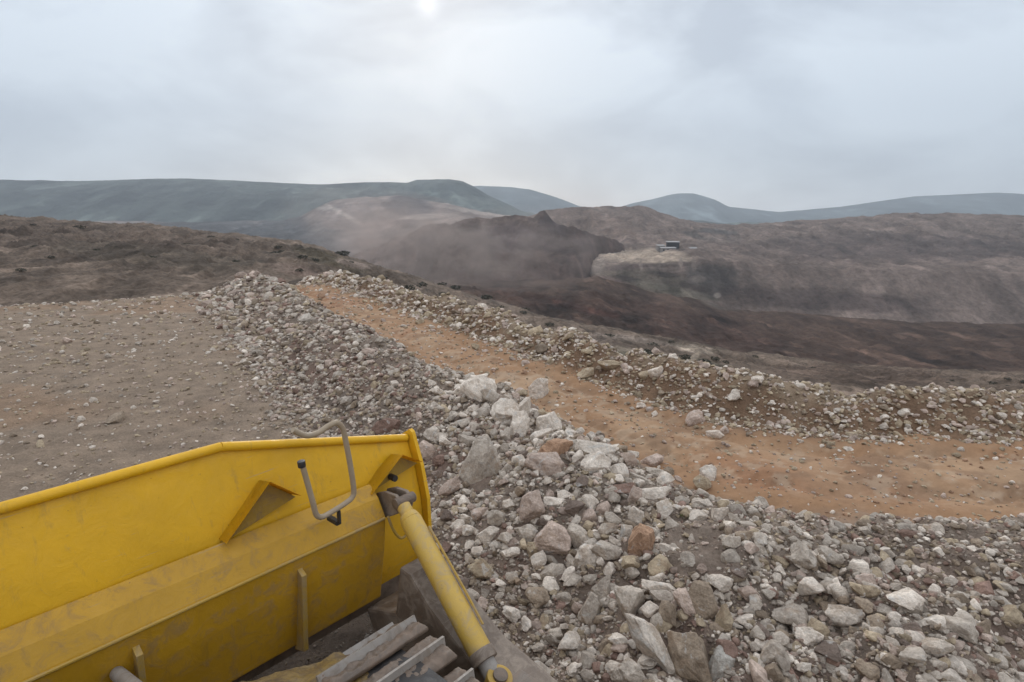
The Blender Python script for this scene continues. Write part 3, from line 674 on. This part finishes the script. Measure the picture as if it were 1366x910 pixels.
# ------------------------------------------------------------------ plants
def leaf_clump(n, h, spread, mat, seed, wmul=1.0):
    r = np.random.default_rng(seed); V, F = [], []
    for i in range(n):
        a = r.uniform(0, 6.28); rad = spread*math.sqrt(r.random()); zz = h*(r.random()**.8)*(1-.35*(rad/spread))
        c = np.array([rad*math.cos(a)*(1+.3*math.sin(3*a)), rad*math.sin(a), zz]); d = r.normal(size=3); d /= np.linalg.norm(d)
        e = np.cross(d, r.normal(size=3)); e /= np.linalg.norm(e); l = h*.16*r.uniform(.6, 1.4)*wmul
        b = len(V); V += [c-d*l, c+e*l*.4, c+d*l, c-e*l*.4]; F.append((b, b+1, b+2, b+3))
    me = new_mesh('leaves', V, F); me.materials.append(mat); return me
def twigs(n, h, spread, seed):
    r = np.random.default_rng(seed); V, F = [], []
    for i in range(n):
        a = r.uniform(0, 6.28); tip = np.array([spread*.7*math.cos(a), spread*.7*math.sin(a), h*.8]); w_ = h*.02
        for q in range(3):
            o1 = np.array([math.cos(q*2.1), math.sin(q*2.1), 0])*w_; o2 = np.array([math.cos(q*2.1+2.1), math.sin(q*2.1+2.1), 0])*w_
            b = len(V); V += [o1, o2, tip+o2*.2, tip+o1*.2]; F.append((b, b+1, b+2, b+3))
    me = new_mesh('stems', V, F); me.materials.append(M['twig']); return me
sh_var = [(leaf_clump(170, 1.0, .75, M['leaf'], 40+k), twigs(7, 1.0, .75, 60+k)) for k in range(4)]
oA, XA, YA, ZA, PXA, PYA, nA = hA
def on_A(px, py):
    i = np.argmin(((PXA[:nA]-px)**2+(PYA[:nA]-py)**2).ravel()); return Vector((XA[:nA].ravel()[i], YA[:nA].ravel()[i], ZA[:nA].ravel()[i]))
shr = [(459, 339, 1.6), (420, 349, 1.1), (545, 386, 1.5), (563, 381, 1.3), (403, 344, 1.2), (608, 384, 1.3), (650, 395, 1.3), (590, 380, 1.0), (630, 402, 1.0), (700, 415, 1.2), (812, 450, 1.2), (870, 463, 1.5), (863, 470, 1.3), (915, 478, 1.4), (940, 484, 1.5), (955, 480, 1.1), (880, 476, 1.0), (760, 452, 1.2), (720, 440, 1.0), (510, 372, 1.0)]
while len(shr) < 78:
    px = rnd.uniform(0, 1366); cy = float(prof(A_crest, px)); by = np.interp(px, [0, 395, 700, 972, 1366], [372, 378, 446, 512, 520])
    if by-cy < 6: continue
    shr.append((px, cy+4+(by-cy-6)*rnd.random()**1.2, rnd.uniform(.5, 1.15)))
for i, (px, py, s) in enumerate(shr):
    c = on_A(px, py); dist = c.y; s = s*dist/170*1.25
    root = bpy.data.objects.new('shrub', None); C.objects.link(root); root.location = c-Vector((0, 0, .08*s)); root.rotation_euler.z = rnd.uniform(0, 6)
    root.scale = (s*1.35, s*1.35, s*.8)
    if i == 0: lb = 'dark bush on the upper left hillside, largest near the skyline'
    elif i == 2: lb = 'dark bush above the road where the berm begins'
    else: lb = 'small dark dry bush dotted on the brown hillside below the road'
    tag(root, lb, 'shrub', 'bushes on the brown hillside')
    lm, tm = sh_var[i % 4]
    for nm, me in (('leaves', lm), ('stems', tm)):
        o = bpy.data.objects.new(nm, me); C.objects.link(o); o.parent = root
# weed in the dirt patch and grass tuft on the pad
for (px, py, s, lb) in ((912, 688, .045, 'small green weed at the top of the bare dirt patch'), (845, 655, .035, 'tiny green weed between crest rocks beside the road')):
    c, _ = hit(px, py); root = bpy.data.objects.new('weed', None); C.objects.link(root); root.location = c; root.scale = (s*1.5, s*1.5, s)
    tag(root, lb, 'weed')
    for nm, me in (('leaves', leaf_clump(110, 1.0, .9, M['weed'], 90)), ('stems', twigs(6, 1, .8, 91))):
        o = link(nm, me); o.parent = root

# ------------------------------------------------------------------ mesh-building helpers for made things
class MB:
    def __init__(s): s.bm = bmesh.new()
    def box(s, x0, x1, y0, y1, z0, z1, rot=None):
        r = bmesh.ops.create_cube(s.bm, size=1)
        for v in r['verts']:
            v.co = Vector(((x0+x1)/2+v.co.x*(x1-x0), (y0+y1)/2+v.co.y*(y1-y0), (z0+z1)/2+v.co.z*(z1-z0)))
            if rot is not None: v.co = rot@v.co
        return s
    def prism(s, poly, a0, a1, axis='x'):
        """polygon swept along an axis (x: poly is (y,z))"""
        n = len(poly); vs = []
        for a in (a0, a1):
            for p in poly:
                vs.append(s.bm.verts.new((a, p[0], p[1]) if axis == 'x' else ((p[0], a, p[1]) if axis == 'y' else (p[0], p[1], a))))
        s.bm.faces.new(vs[:n]); s.bm.faces.new(vs[n:][::-1])
        for i in range(n): s.bm.faces.new((vs[i], vs[n+i], vs[n+(i+1) % n], vs[(i+1) % n]))
        return s
    def cyl(s, p0, p1, r0, r1=None, n=24):
        p0, p1 = Vector(p0), Vector(p1); r1 = r0 if r1 is None else r1
        q = (p1-p0).to_track_quat('Z', 'Y'); rings = []
        for p, r in ((p0, r0), (p1, r1)):
            rings.append([s.bm.verts.new(p+q@Vector((r*math.cos(6.28318*i/n), r*math.sin(6.28318*i/n), 0))) for i in range(n)])
        s.bm.faces.new(rings[0][::-1]); s.bm.faces.new(rings[1])
        for i in range(n): s.bm.faces.new((rings[0][i], rings[0][(i+1) % n], rings[1][(i+1) % n], rings[1][i]))
        return s
    def tube(s, pts, r, n=12, sub=6, closed=False):
        P = [Vector(p) for p in pts]; Q = []
        for i in range(len(P)-1):       # Catmull-Rom
            a, b, c, d = P[max(i-1, 0)], P[i], P[i+1], P[min(i+2, len(P)-1)]
            for k in range(sub):
                u = k/sub; Q.append(.5*((2*b)+(c-a)*u+(2*a-5*b+4*c-d)*u*u+(3*b-a-3*c+d)*u**3))
        Q.append(P[-1]); rings = []; up = Vector((0.1, 1, .2)).normalized()
        for i, p in enumerate(Q):
            tg = (Q[min(i+1, len(Q)-1)]-Q[max(i-1, 0)]).normalized(); e1 = tg.cross(up).normalized(); e2 = tg.cross(e1)
            rings.append([s.bm.verts.new(p+(e1*math.cos(6.28318*j/n)+e2*math.sin(6.28318*j/n))*r) for j in range(n)])
        for a, b in zip(rings[:-1], rings[1:]):
            for j in range(n): s.bm.faces.new((a[j], a[(j+1) % n], b[(j+1) % n], b[j]))
        s.bm.faces.new(rings[0][::-1]); s.bm.faces.new(rings[-1]); return s
    def build(s, name, mat, parent=None, bevel=0, smooth=False, angle=35):
        bmesh.ops.recalc_face_normals(s.bm, faces=s.bm.faces)
        if bevel:
            es = [e_ for e_ in s.bm.edges if len(e_.link_faces) == 2 and e_.calc_face_angle(0) > .6]
            bmesh.ops.bevel(s.bm, geom=es, offset=bevel, segments=2, affect='EDGES', profile=.6, clamp_overlap=True)
        me = bpy.data.meshes.new(name); s.bm.to_mesh(me); s.bm.free()
        if smooth: me.shade_smooth(); me.set_sharp_from_angle(angle=R_(angle))
        return link(name, me, mat, parent)

# ------------------------------------------------------------------ far buildings on the terrace
def far_point(px, py, dist): return Vector([float(a) for a in at(px, py, dist)])
def building(px, py, dist, w_, d_, h_, rz, roofkind, lab, cat='building'):
    c = far_point(px, py, dist)
    root = bpy.data.objects.new('shed', None); C.objects.link(root); root.location = c; root.rotation_euler.z = R_(rz)
    tag(root, lab, cat, 'sheds on the terrace edge')
    MB().box(-w_/2, w_/2, -d_/2, d_/2, -3, h_).build('wall', M['wallp'] if roofkind != 'dark' else M['darkw'], root)
    m = MB()
    if roofkind == 'gable': m.prism([(-d_/2-.5, h_-.1), (0, h_+h_*.45), (d_/2+.5, h_-.1), (d_/2+.5, h_+.1), (0, h_+h_*.45+.3), (-d_/2-.5, h_+.1)], -w_/2-.5, w_/2+.5)
    else: m.prism([(-d_/2-.6, h_+.05), (d_/2+.6, h_+1.0), (d_/2+.6, h_+1.4), (-d_/2-.6, h_+.45)], -w_/2-.6, w_/2+.6)
    m.build('roof', M['roofp'], root)
    for k in range(max(1, int(w_/5))):
        x = -w_/2+2.0+k*5; MB().box(x, x+1.8, -d_/2-.08, -d_/2+.05, .4, h_*.7).build('window' if k else 'door', M['darkw'], root)
building(881, 334, 735, 9, 7, 5.5, 8, 'flat', 'small white hut at the left end of the terrace buildings')
building(891, 335, 725, 18, 6, 3.4, 4, 'flat', 'long low white shed in front of the dark open shed')
building(897, 332, 745, 15, 9, 8.0, -6, 'dark', 'dark open shed under a pale roof at the middle of the terrace')
building(922, 335, 740, 12, 6, 3.2, -4, 'gable', 'low white shed with pitched roof at the right of the group')
# spoil heap beside the sheds
P, Fc = rock_verts(4, 771, 16, .1, .04)
c = far_point(909, 336, 728)
o = link('spoil_heap', new_mesh('spoil_heap', P*np.array((9, 6, 5)), Fc, np.ones((len(P), 3))*np.array(K(122, 112, 106)), True), M['far']); o.location = c
tag(o, 'pale pointed heap of spoil right of the dark open shed', 'heap')

# ------------------------------------------------------------------ bulldozer (local x = its right, y = forward)
dz = bpy.data.objects.new('bulldozer', None); C.objects.link(dz); dz.rotation_euler.z = math.atan2(.751, .660)
tag(dz, 'yellow bulldozer with raised dusty blade and steel tracks beside the rubble bank', 'bulldozer')
def ztop(r):
    r = abs(r); return 1.505 if r > 2.44 else (1.505+(2.44-r)*.248 if r > 1.2 else 1.812)
# moldboard: a curved skin
prof_s = [(3.13, 1.0), (3.10, .93), (3.04, .78), (2.995, .6), (2.975, .42), (2.98, .26), (3.02, .12), (3.08, 0.0)]   # (y, share of height)
bm = bmesh.new(); xs = np.linspace(-2.44, 2.44, 62); grid = []
for side in (0, .028):
    for x in xs:
        z0, z1 = .50, ztop(x)
        dent = .012*float(vnoise(x*2.2, .3, 5))
        grid.append([bm.verts.new((x, y+side+dent, z0+(z1-z0)*f)) for y, f in prof_s])
n = len(xs)
for s0 in (0, n):
    for i in range(n-1):
        for j in range(len(prof_s)-1): bm.faces.new((grid[s0+i][j], grid[s0+i+1][j], grid[s0+i+1][j+1], grid[s0+i][j+1]))
for i in range(n-1):
    for j in (0, len(prof_s)-1): bm.faces.new((grid[i][j], grid[n+i][j], grid[n+i+1][j], grid[i+1][j]))
for i in (0, n-1):
    for j in range(len(prof_s)-1): bm.faces.new((grid[i][j], grid[i][j+1], grid[n+i][j+1], grid[n+i][j]))
m = MB(); m.bm.free(); m.bm = bm
blade = m.build('blade', M['yellow'], dz, smooth=True)
# rolled top lip
m = MB()
for a, b in ((-2.43, -1.2), (-1.2, 1.2), (1.2, 2.43)):
    m.tube([(a, 3.115, ztop(a)-.005), ((a+b)/2, 3.115, ztop((a+b)/2)-.005), (b, 3.115, ztop(b)-.005)], .026, 12, 3)
m.build('top_lip', M['yellow'], blade, smooth=True)
# torsion box along the back
m = MB().prism([(2.985, 1.345), (2.90, 1.275), (2.835, 1.165), (2.86, .95), (2.93, .56), (3.03, .53), (3.0, .9)], -2.03, 2.03)
m.build('torsion_box', M['panel'], blade, bevel=.012)
MB().tube([(-2.0, 2.834, 1.160), (0, 2.834, 1.160), (2.02, 2.834, 1.160)], .009, 8, 2).build('weld_seam', M['ywear'], blade)
MB().box(-2.44, 2.44, 3.06, 3.11, .40, .56).build('cutting_edge', M['mud'], blade, bevel=.006)
for sx in (1, -1):
    pl = [(3.20, 1.50), (3.10, 1.565), (3.07, 1.55), (2.985, 1.33), (2.93, 1.1), (2.92, .8), (2.96, .46), (3.34, .44), (3.36, .8)]
    MB().prism(pl, sx*2.445, sx*2.475).build('end_plate', M['yellow'], blade, bevel=.005)
    # folded bracket below the top corner: two plates meeting in an inverted V
    for cxx in (2.25, 1.36):
        ap = Vector((sx*(cxx), 2.975, 1.475 if cxx > 2 else 1.60))
        lf = Vector((sx*(cxx-.26), 2.93, 1.30 if cxx > 2 else 1.36)); rt = Vector((sx*(cxx+.17), 2.95, 1.375 if cxx > 2 else 1.46))
        bmm = bmesh.new(); fr = Vector((0, .13, -.03)); off_ = Vector((0, -.05, .01)); ap += off_; lf += off_*.3; rt += off_*.6
        vs = [bmm.verts.new(p) for p in (lf, ap, rt, lf+fr+Vector((0, .0, .02)), ap+fr, rt+fr)]
        bmm.faces.new((vs[0], vs[1], vs[4], vs[3])); bmm.faces.new((vs[1], vs[2], vs[5], vs[4]))
        bmesh.ops.solidify(bmm, geom=bmm.faces[:], thickness=.014)
        mm = MB(); mm.bm.free(); mm.bm = bmm; bro = mm.build('bracket', M['yellow'], blade)
        wb = MB(); a3 = (lf+fr*.55, ap+fr*.55, rt+fr*.55); f1 = [wb.bm.verts.new(p+Vector((0, -.0, -.012))) for p in a3]; f2 = [wb.bm.verts.new(p+Vector((0, .012, -.012))) for p in a3]
        wb.bm.faces.new(f1); wb.bm.faces.new(f2[::-1]); [wb.bm.faces.new((f1[q], f1[(q+1) % 3], f2[(q+1) % 3], f2[q])) for q in range(3)]
        wb.build('shade_web', M['bracket_shade'], bro)  # added plate, coloured dark for the shadow in the bracket's recess
    # vertical rib on the lower back
    MB().prism([(2.87, 1.10), (2.80, 1.06), (2.845, .56), (2.95, .52), (2.95, .9)], sx*1.43, sx*1.46).build('rib', M['ywear'], blade, bevel=.004)
    MB().prism([(2.87, 1.10), (2.80, 1.06), (2.845, .56), (2.95, .52), (2.95, .9)], sx*.62, sx*.65).build('rib', M['ywear'], blade, bevel=.004)
    # clevis for the brace
    cl = MB()
    for dx in (-.042, .040): cl.prism([(2.97, 1.27), (2.88, 1.31), (2.77, 1.32), (2.715, 1.27), (2.74, 1.21), (2.86, 1.14), (3.0, 1.09)], sx*2.10+dx, sx*2.10+dx+.024)
    clo = cl.build('clevis', M['dusty'], blade, bevel=.006)
    MB().cyl((sx*2.10-.062, 2.75, 1.275), (sx*2.10+.085, 2.75, 1.275), .034).build('pin', M['mud'], clo, bevel=.006, smooth=True)
    MB().cyl((sx*2.19, 2.935, 1.335), (sx*2.19, 3.0, 1.335), .021, n=16).build('hole', M['dark'], blade)
    MB().tube([(sx*2.035, 2.82, 1.17), (sx*2.06, 2.80, 1.07), (sx*2.10, 2.78, 1.01), (sx*2.155, 2.77, 1.04), (sx*2.16, 2.76, 1.14), (sx*2.14, 2.78, 1.22)], .009, 8).build('hose', M['ywear'], blade, smooth=True)
    # brace (tilt cylinder) running down to the push arm
    a, b = Vector((sx*2.085, 2.74, 1.27)), Vector((sx*1.962, 1.945, .715)); dr = (b-a).normalized()
    br = MB().cyl(a+dr*.02, a+dr*.10, .043).cyl(a+dr*.085, a+dr*.125, .052, .066).cyl(a+dr*.125, b, .066).build('brace_cylinder', M['brace'], dz, bevel=.004, smooth=True)
    MB().cyl(b-dr*.012, b+dr*.05, .074).build('collar', M['dusty'], br, bevel=.006, smooth=True)
    MB().cyl(b+dr*.05, b+dr*.13, .05).build('rod', M['steel'], br, smooth=True)
    MB().tube([a+dr*.22+Vector((sx*.05, -.045, .04)), a+dr*.6+Vector((sx*.055, -.045, .045)), b-dr*.12+Vector((sx*.055, -.045, .04))], .008, 6).build('pipe', M['ywear'], br)
    e_ = b+dr*.17
    MB().cyl(e_-Vector((0, -.02, .06)), e_+Vector((0, -.02, .06)), .07).build('eye', M['ywear'], br, bevel=.012, smooth=True)
    MB().cyl(e_-Vector((0, -.025, .075)), e_+Vector((0, -.025, .075)), .04).build('pin', M['mud'], br, bevel=.006, smooth=True)
    # push arm: boxed beam outside the track
    pa = MB().prism([(2.98, .50), (2.66, .62), (2.60, .96), (2.50, .95), (2.34, .82), (2.0, .64), (1.6, .56), (-.3, .52), (-.6, .46), (-.6, .22), (-.2, .16), (1.8, .14), (2.5, .25), (2.9, .35)], min(sx*1.94, sx*2.22), max(sx*1.94, sx*2.22)).build('push_arm', M['dusty'], dz, bevel=.02)
    MB().box(min(sx*1.98, sx*2.12), max(sx*1.98, sx*2.12), 1.62, 1.84, .50, .60).build('mount_plate', M['mud'], pa, bevel=.01)
    MB().prism([(2.25, .36), (2.1, .50), (1.6, .46), (.4, .46), (.4, .38), (2.1, .30)], min(sx*1.74, sx*1.945), max(sx*1.74, sx*1.945)).build('side_guard', M['mud'], dz, bevel=.015)
    MB().cyl((sx*1.70, -.4, .34), (sx*2.17, -.4, .34), .12).build('trunnion', M['dark'], pa, bevel=.02, smooth=True)
    # lift cylinder from the hood side to the blade
    a, b = Vector((sx*.60, 1.85, 1.22)), Vector((sx*.55, 2.84, 1.0)); dr = (b-a).normalized(); l = (b-a).length
    lc = MB().cyl(a, a+dr*l*.55, .05).cyl(a+dr*l*.55, a+dr*l*.59, .058).build('lift_cylinder', M['dusty'], dz, smooth=True)
    MB().cyl(a+dr*l*.58, b, .03).build('rod', M['steel'], lc, smooth=True)
# bent tube guard on the back of the blade, seen left of the brace
y_ = 2.75
g = MB().tube([(1.455, y_, 1.735), (1.47, y_, 1.66), (1.50, y_, 1.50), (1.515, y_, 1.42), (1.545, y_, 1.392), (1.60, y_, 1.395), (1.70, y_, 1.415), (1.745, y_, 1.435), (1.757, y_, 1.48), (1.745, y_, 1.62), (1.722, y_, 1.80), (1.71, y_, 1.86), (1.675, y_, 1.90), (1.62, y_, 1.895), (1.56, y_, 1.875), (1.49, y_, 1.88), (1.42, y_, 1.93)], .0155, 12, 5).build('tube_guard', M['tan'], blade, smooth=True)
MB().cyl((1.455, y_, 1.715), (1.452, y_, 1.75), .021, n=14).build('end_cap', M['dark'], g, bevel=.005, smooth=True)
MB().box(1.645, 1.672, 2.77, 2.875, 1.285, 1.315).box(1.652, 1.666, 2.748, 2.775, 1.30, 1.385).build('foot', M['dark'], g, bevel=.006)

# tracks
def track(sx):
    cf, cr_, zc, rad = 1.98, -1.35, .515, .425
    x0, x1 = 1.14, 1.70
    body = MB()
    # chain links as an oval ribbon
    path = []; Ltop = cf-cr_; arc = math.pi*rad; tot = 2*Ltop+2*arc; ns = 46
    def pt(s):
        s %= tot
        if s < Ltop: return (cf-s, zc+rad, 0.0)
        s -= Ltop
        if s < arc: a = s/rad; return (cr_-rad*math.sin(a), zc+rad*math.cos(a), a)
        s -= arc
        if s < Ltop: return (cr_+s, zc-rad, math.pi)
        s -= Ltop; a = s/rad; return (cf+rad*math.sin(a), zc-rad*math.cos(a), math.pi+a)
    ring = [pt(tot*i/92) for i in range(92)]; n = 92
    vs = []
    for (y, z, a) in ring:
        nz, ny = math.cos(a), -math.sin(a)
        row = []
        for xx, rr2 in ((1.30, 0), (1.54, 0), (1.54, -.07), (1.30, -.07)): row.append(body.bm.verts.new((sx*xx, y+ny*rr2, z+nz*rr2)))
        vs.append(row)
    for i in range(n):
        a, b = vs[i], vs[(i+1) % n]
        for j in range(4): body.bm.faces.new((a[j], a[(j+1) % 4], b[(j+1) % 4], b[j]))
    tr = body.build('track', M['dark'], dz)
    gx, gy = np.meshgrid(np.linspace(-.28, .28, 70), np.linspace(-.0985, .0985, 26)); ed = np.minimum(1, np.minimum(.28-abs(gx), (.0985-abs(gy)))/.012)
    gz = .024+ed*(.02+.022*fbm(gx*16, gy*16+5, 3, 9)+.016*np.maximum(0, fbm(gx*45, gy*45, 2, 19)))
    n0 = gx.size; Vt = np.concatenate([np.stack([gx, gy, gz], -1).reshape(-1, 3), [(-.28, -.094, .004), (.28, -.094, .004), (.28, .094, .004), (-.28, .094, .004)]])
    Ft = grid_faces(*gx.shape); Ft = np.concatenate([Ft, [(n0, n0+3, n0+2, n0+1), (0, n0, n0+1, 69), (69, n0+1, n0+2, n0-1), (n0-1, n0+2, n0+3, n0-70), (n0-70, n0+3, n0, 0)]])
    sh = link('track_shoe', new_mesh('track_shoe', Vt, Ft, None, True), M['mud'], tr)
    gm = MB(); gm.prism([(-.016, .02), (.016, .02), (.008, .078), (-.007, .08)], -.28, .28)
    gr = gm.build('grouser', M['steel'], sh)
    off = (cf-2.13)
    for i in range(ns):
        y, z, a = pt((tot*i/ns)+(1.98-1.945))
        if z > .9: z -= .10*min(1.6, max(0.0, (2.08-y)/.3))
        if i == 0: s_o, g_o = sh, gr
        else:
            s_o = sh.copy(); C.objects.link(s_o); s_o.parent = tr
            g_o = gr.copy(); C.objects.link(g_o); g_o.parent = s_o
        s_o.location = (sx*1.42, y, z); s_o.rotation_euler = (a, 0, 0)
    MB().box(min(sx*1.26, sx*1.58), max(sx*1.26, sx*1.58), -1.0, 1.75, .28, .68).build('track_frame', M['ywear'], dz, bevel=.03)
    for yy, nm in ((cf, 'idler'), (cr_, 'sprocket')):
        MB().cyl((sx*1.34, yy, zc), (sx*1.50, yy, zc), .315, n=40).build(nm, M['dark'], dz, bevel=.02, smooth=True)
    for k in range(6): MB().cyl((sx*1.33, -.9+k*.48, .20), (sx*1.51, -.9+k*.48, .20), .10).build('roller', M['dark'], dz, bevel=.01, smooth=True)
track(1); track(-1)
for sx in (1, -1):
    q = 30; gx, gy = np.meshgrid(np.linspace(.92, 1.34, q), np.linspace(2.16, 2.46, q))
    gz = .955+.04*fbm(gx*9, gy*9, 4, 44)-.10*(gy-2.1)
    # slanted plate above the front of the track, caked with ochre mud
    px_ = gx+.0; Vt = np.concatenate([np.stack([sx*px_, gy-(gx-.95)*.42, gz], -1).reshape(-1, 3), np.stack([sx*px_, gy-(gx-.95)*.42, gz*0+.88], -1).reshape(-1, 3)])
    Fg = grid_faces(q, q); rim = [*range(q), *range(2*q-1, q*q, q), *range(q*q-2, q*q-q-1, -1), *range(q*q-2*q, 0, -q)]
    Ft = np.concatenate([Fg, Fg[:, ::-1]+q*q, [(rim[k], rim[(k+1) % len(rim)], rim[(k+1) % len(rim)]+q*q, rim[k]+q*q) for k in range(len(rim))]])
    link('mud_guard', new_mesh('mud_guard', Vt, Ft, None, True), M['ochre'], dz)
# belly, hood and nose
MB().box(-1.28, 1.28, -1.5, .5, .45, .95).box(-.75, .75, .5, 2.05, .5, 1.0).build('chassis', M['dark'], dz, bevel=.03)
MB().box(-.445, .445, 1.30, 1.312, 1.1, 1.465).build('seam', M['dark'], dz)
MB().cyl((.2, 1.75, 1.38), (.2, 1.75, 1.47), .05).build('filler_cap', M['dark'], dz, bevel=.006, smooth=True)
hd = MB().prism([(.55, .9), (2.18, .9), (2.20, 1.28), (2.12, 1.38), (.55, 1.52)], -.44, .44).build('hood', M['yellow'], dz, bevel=.045, smooth=True)
MB().box(-.47, .47, 2.16, 2.26, .7, 1.36).build('radiator_guard', M['dusty'], dz, bevel=.03)
MB().tube([(-.3, .9, 1.47), (-.3, .92, 1.56), (-.3, 1.5, 1.54), (-.3, 1.52, 1.42)], .014, 8).build('grab_rail', M['dusty'], hd, smooth=True)
MB().tube([(.3, .9, 1.47), (.3, .92, 1.56), (.3, 1.5, 1.54), (.3, 1.52, 1.42)], .014, 8).build('grab_rail', M['dusty'], hd, smooth=True)
MB().box(-1.15, 1.15, -1.6, .45, 1.0, 1.3).build('fender', M['ywear'], dz, bevel=.03)

# ------------------------------------------------------------------ dust over the landslide
def dust(name, px, py, dist, sx, sy, sz, dens, seed, label, colr=(.84, .68, .60)):
    P, Fc = rock_verts(4, seed, 30, .05, 0, 8)
    o = link(name, new_mesh(name, P, Fc, None, True)); c = far_point(px, py, dist)
    o.location = c; o.scale = (sx, sy, sz)
    m = bpy.data.materials.new(name); m.use_nodes = True; nt = m.node_tree; nt.nodes.clear()
    ou = N(nt, 'ShaderNodeOutputMaterial'); pv = N(nt, 'ShaderNodeVolumePrincipled')
    pv.inputs['Color'].default_value = (*colr, 1); pv.inputs['Anisotropy'].default_value = .1
    t_ = N(nt, 'ShaderNodeTexCoord').outputs['Object']
    ln = N(nt, 'ShaderNodeVectorMath', operation='LENGTH'); nt.links.new(t_, ln.inputs[0])
    fo = N(nt, 'ShaderNodeMapRange', interpolation_type='SMOOTHSTEP'); fo.inputs[1].default_value = .95; fo.inputs[2].default_value = .1; fo.inputs[3].default_value = 0; fo.inputs[4].default_value = 1
    nt.links.new(ln.outputs['Value'], fo.inputs[0])
    nz = noise(nt, 2.9, 5, .62, t_, .7)
    nr2 = N(nt, 'ShaderNodeMapRange'); nr2.inputs[1].default_value = .43; nr2.inputs[2].default_value = .64; nt.links.new(nz.outputs[0], nr2.inputs[0])
    m1 = N(nt, 'ShaderNodeMath', operation='MULTIPLY'); nt.links.new(fo.outputs[0], m1.inputs[0]); nt.links.new(nr2.outputs[0], m1.inputs[1])
    m2 = N(nt, 'ShaderNodeMath', operation='MULTIPLY'); nt.links.new(m1.outputs[0], m2.inputs[0]); m2.inputs[1].default_value = dens
    nt.links.new(m2.outputs[0], pv.inputs['Density']); nt.links.new(pv.outputs[0], ou.inputs['Volume'])
    o.data.materials.append(m); tag(o, label, 'dust', 'dust clouds over the landslide', 'stuff')
dust('dust_cloud', 470, 295, 900, 150, 90, 70, .010, 907, 'faint high dust drifting up over the pale hills on the left')
dust('dust_cloud', 565, 335, 450, 82, 44, 56, .070, 901, 'pinkish dust cloud drifting over the middle of the landslide')
dust('dust_cloud', 490, 325, 620, 90, 60, 48, .020, 902, 'paler dust haze hanging over the left side of the landslide')
dust('dust_cloud', 690, 338, 430, 95, 40, 44, .026, 903, 'thin dust drifting over the right side of the landslide')

# ------------------------------------------------------------------ air
hz = MB().box(-12400, 12400, -280, 8500, -191, 1500).build('haze', None)
hm = bpy.data.materials.new('haze_air'); hm.use_nodes = True; nt = hm.node_tree; nt.nodes.clear()
ou = N(nt, 'ShaderNodeOutputMaterial'); pv = N(nt, 'ShaderNodeVolumePrincipled')
pv.inputs['Color'].default_value = (.80, .87, .95, 1); pv.inputs['Density'].default_value = .00013; pv.inputs['Anisotropy'].default_value = .2
nt.links.new(pv.outputs[0], ou.inputs['Volume']); hz.data.materials.append(hm)
tag(hz, 'pale blue haze filling the valley air', 'haze', None, 'stuff')
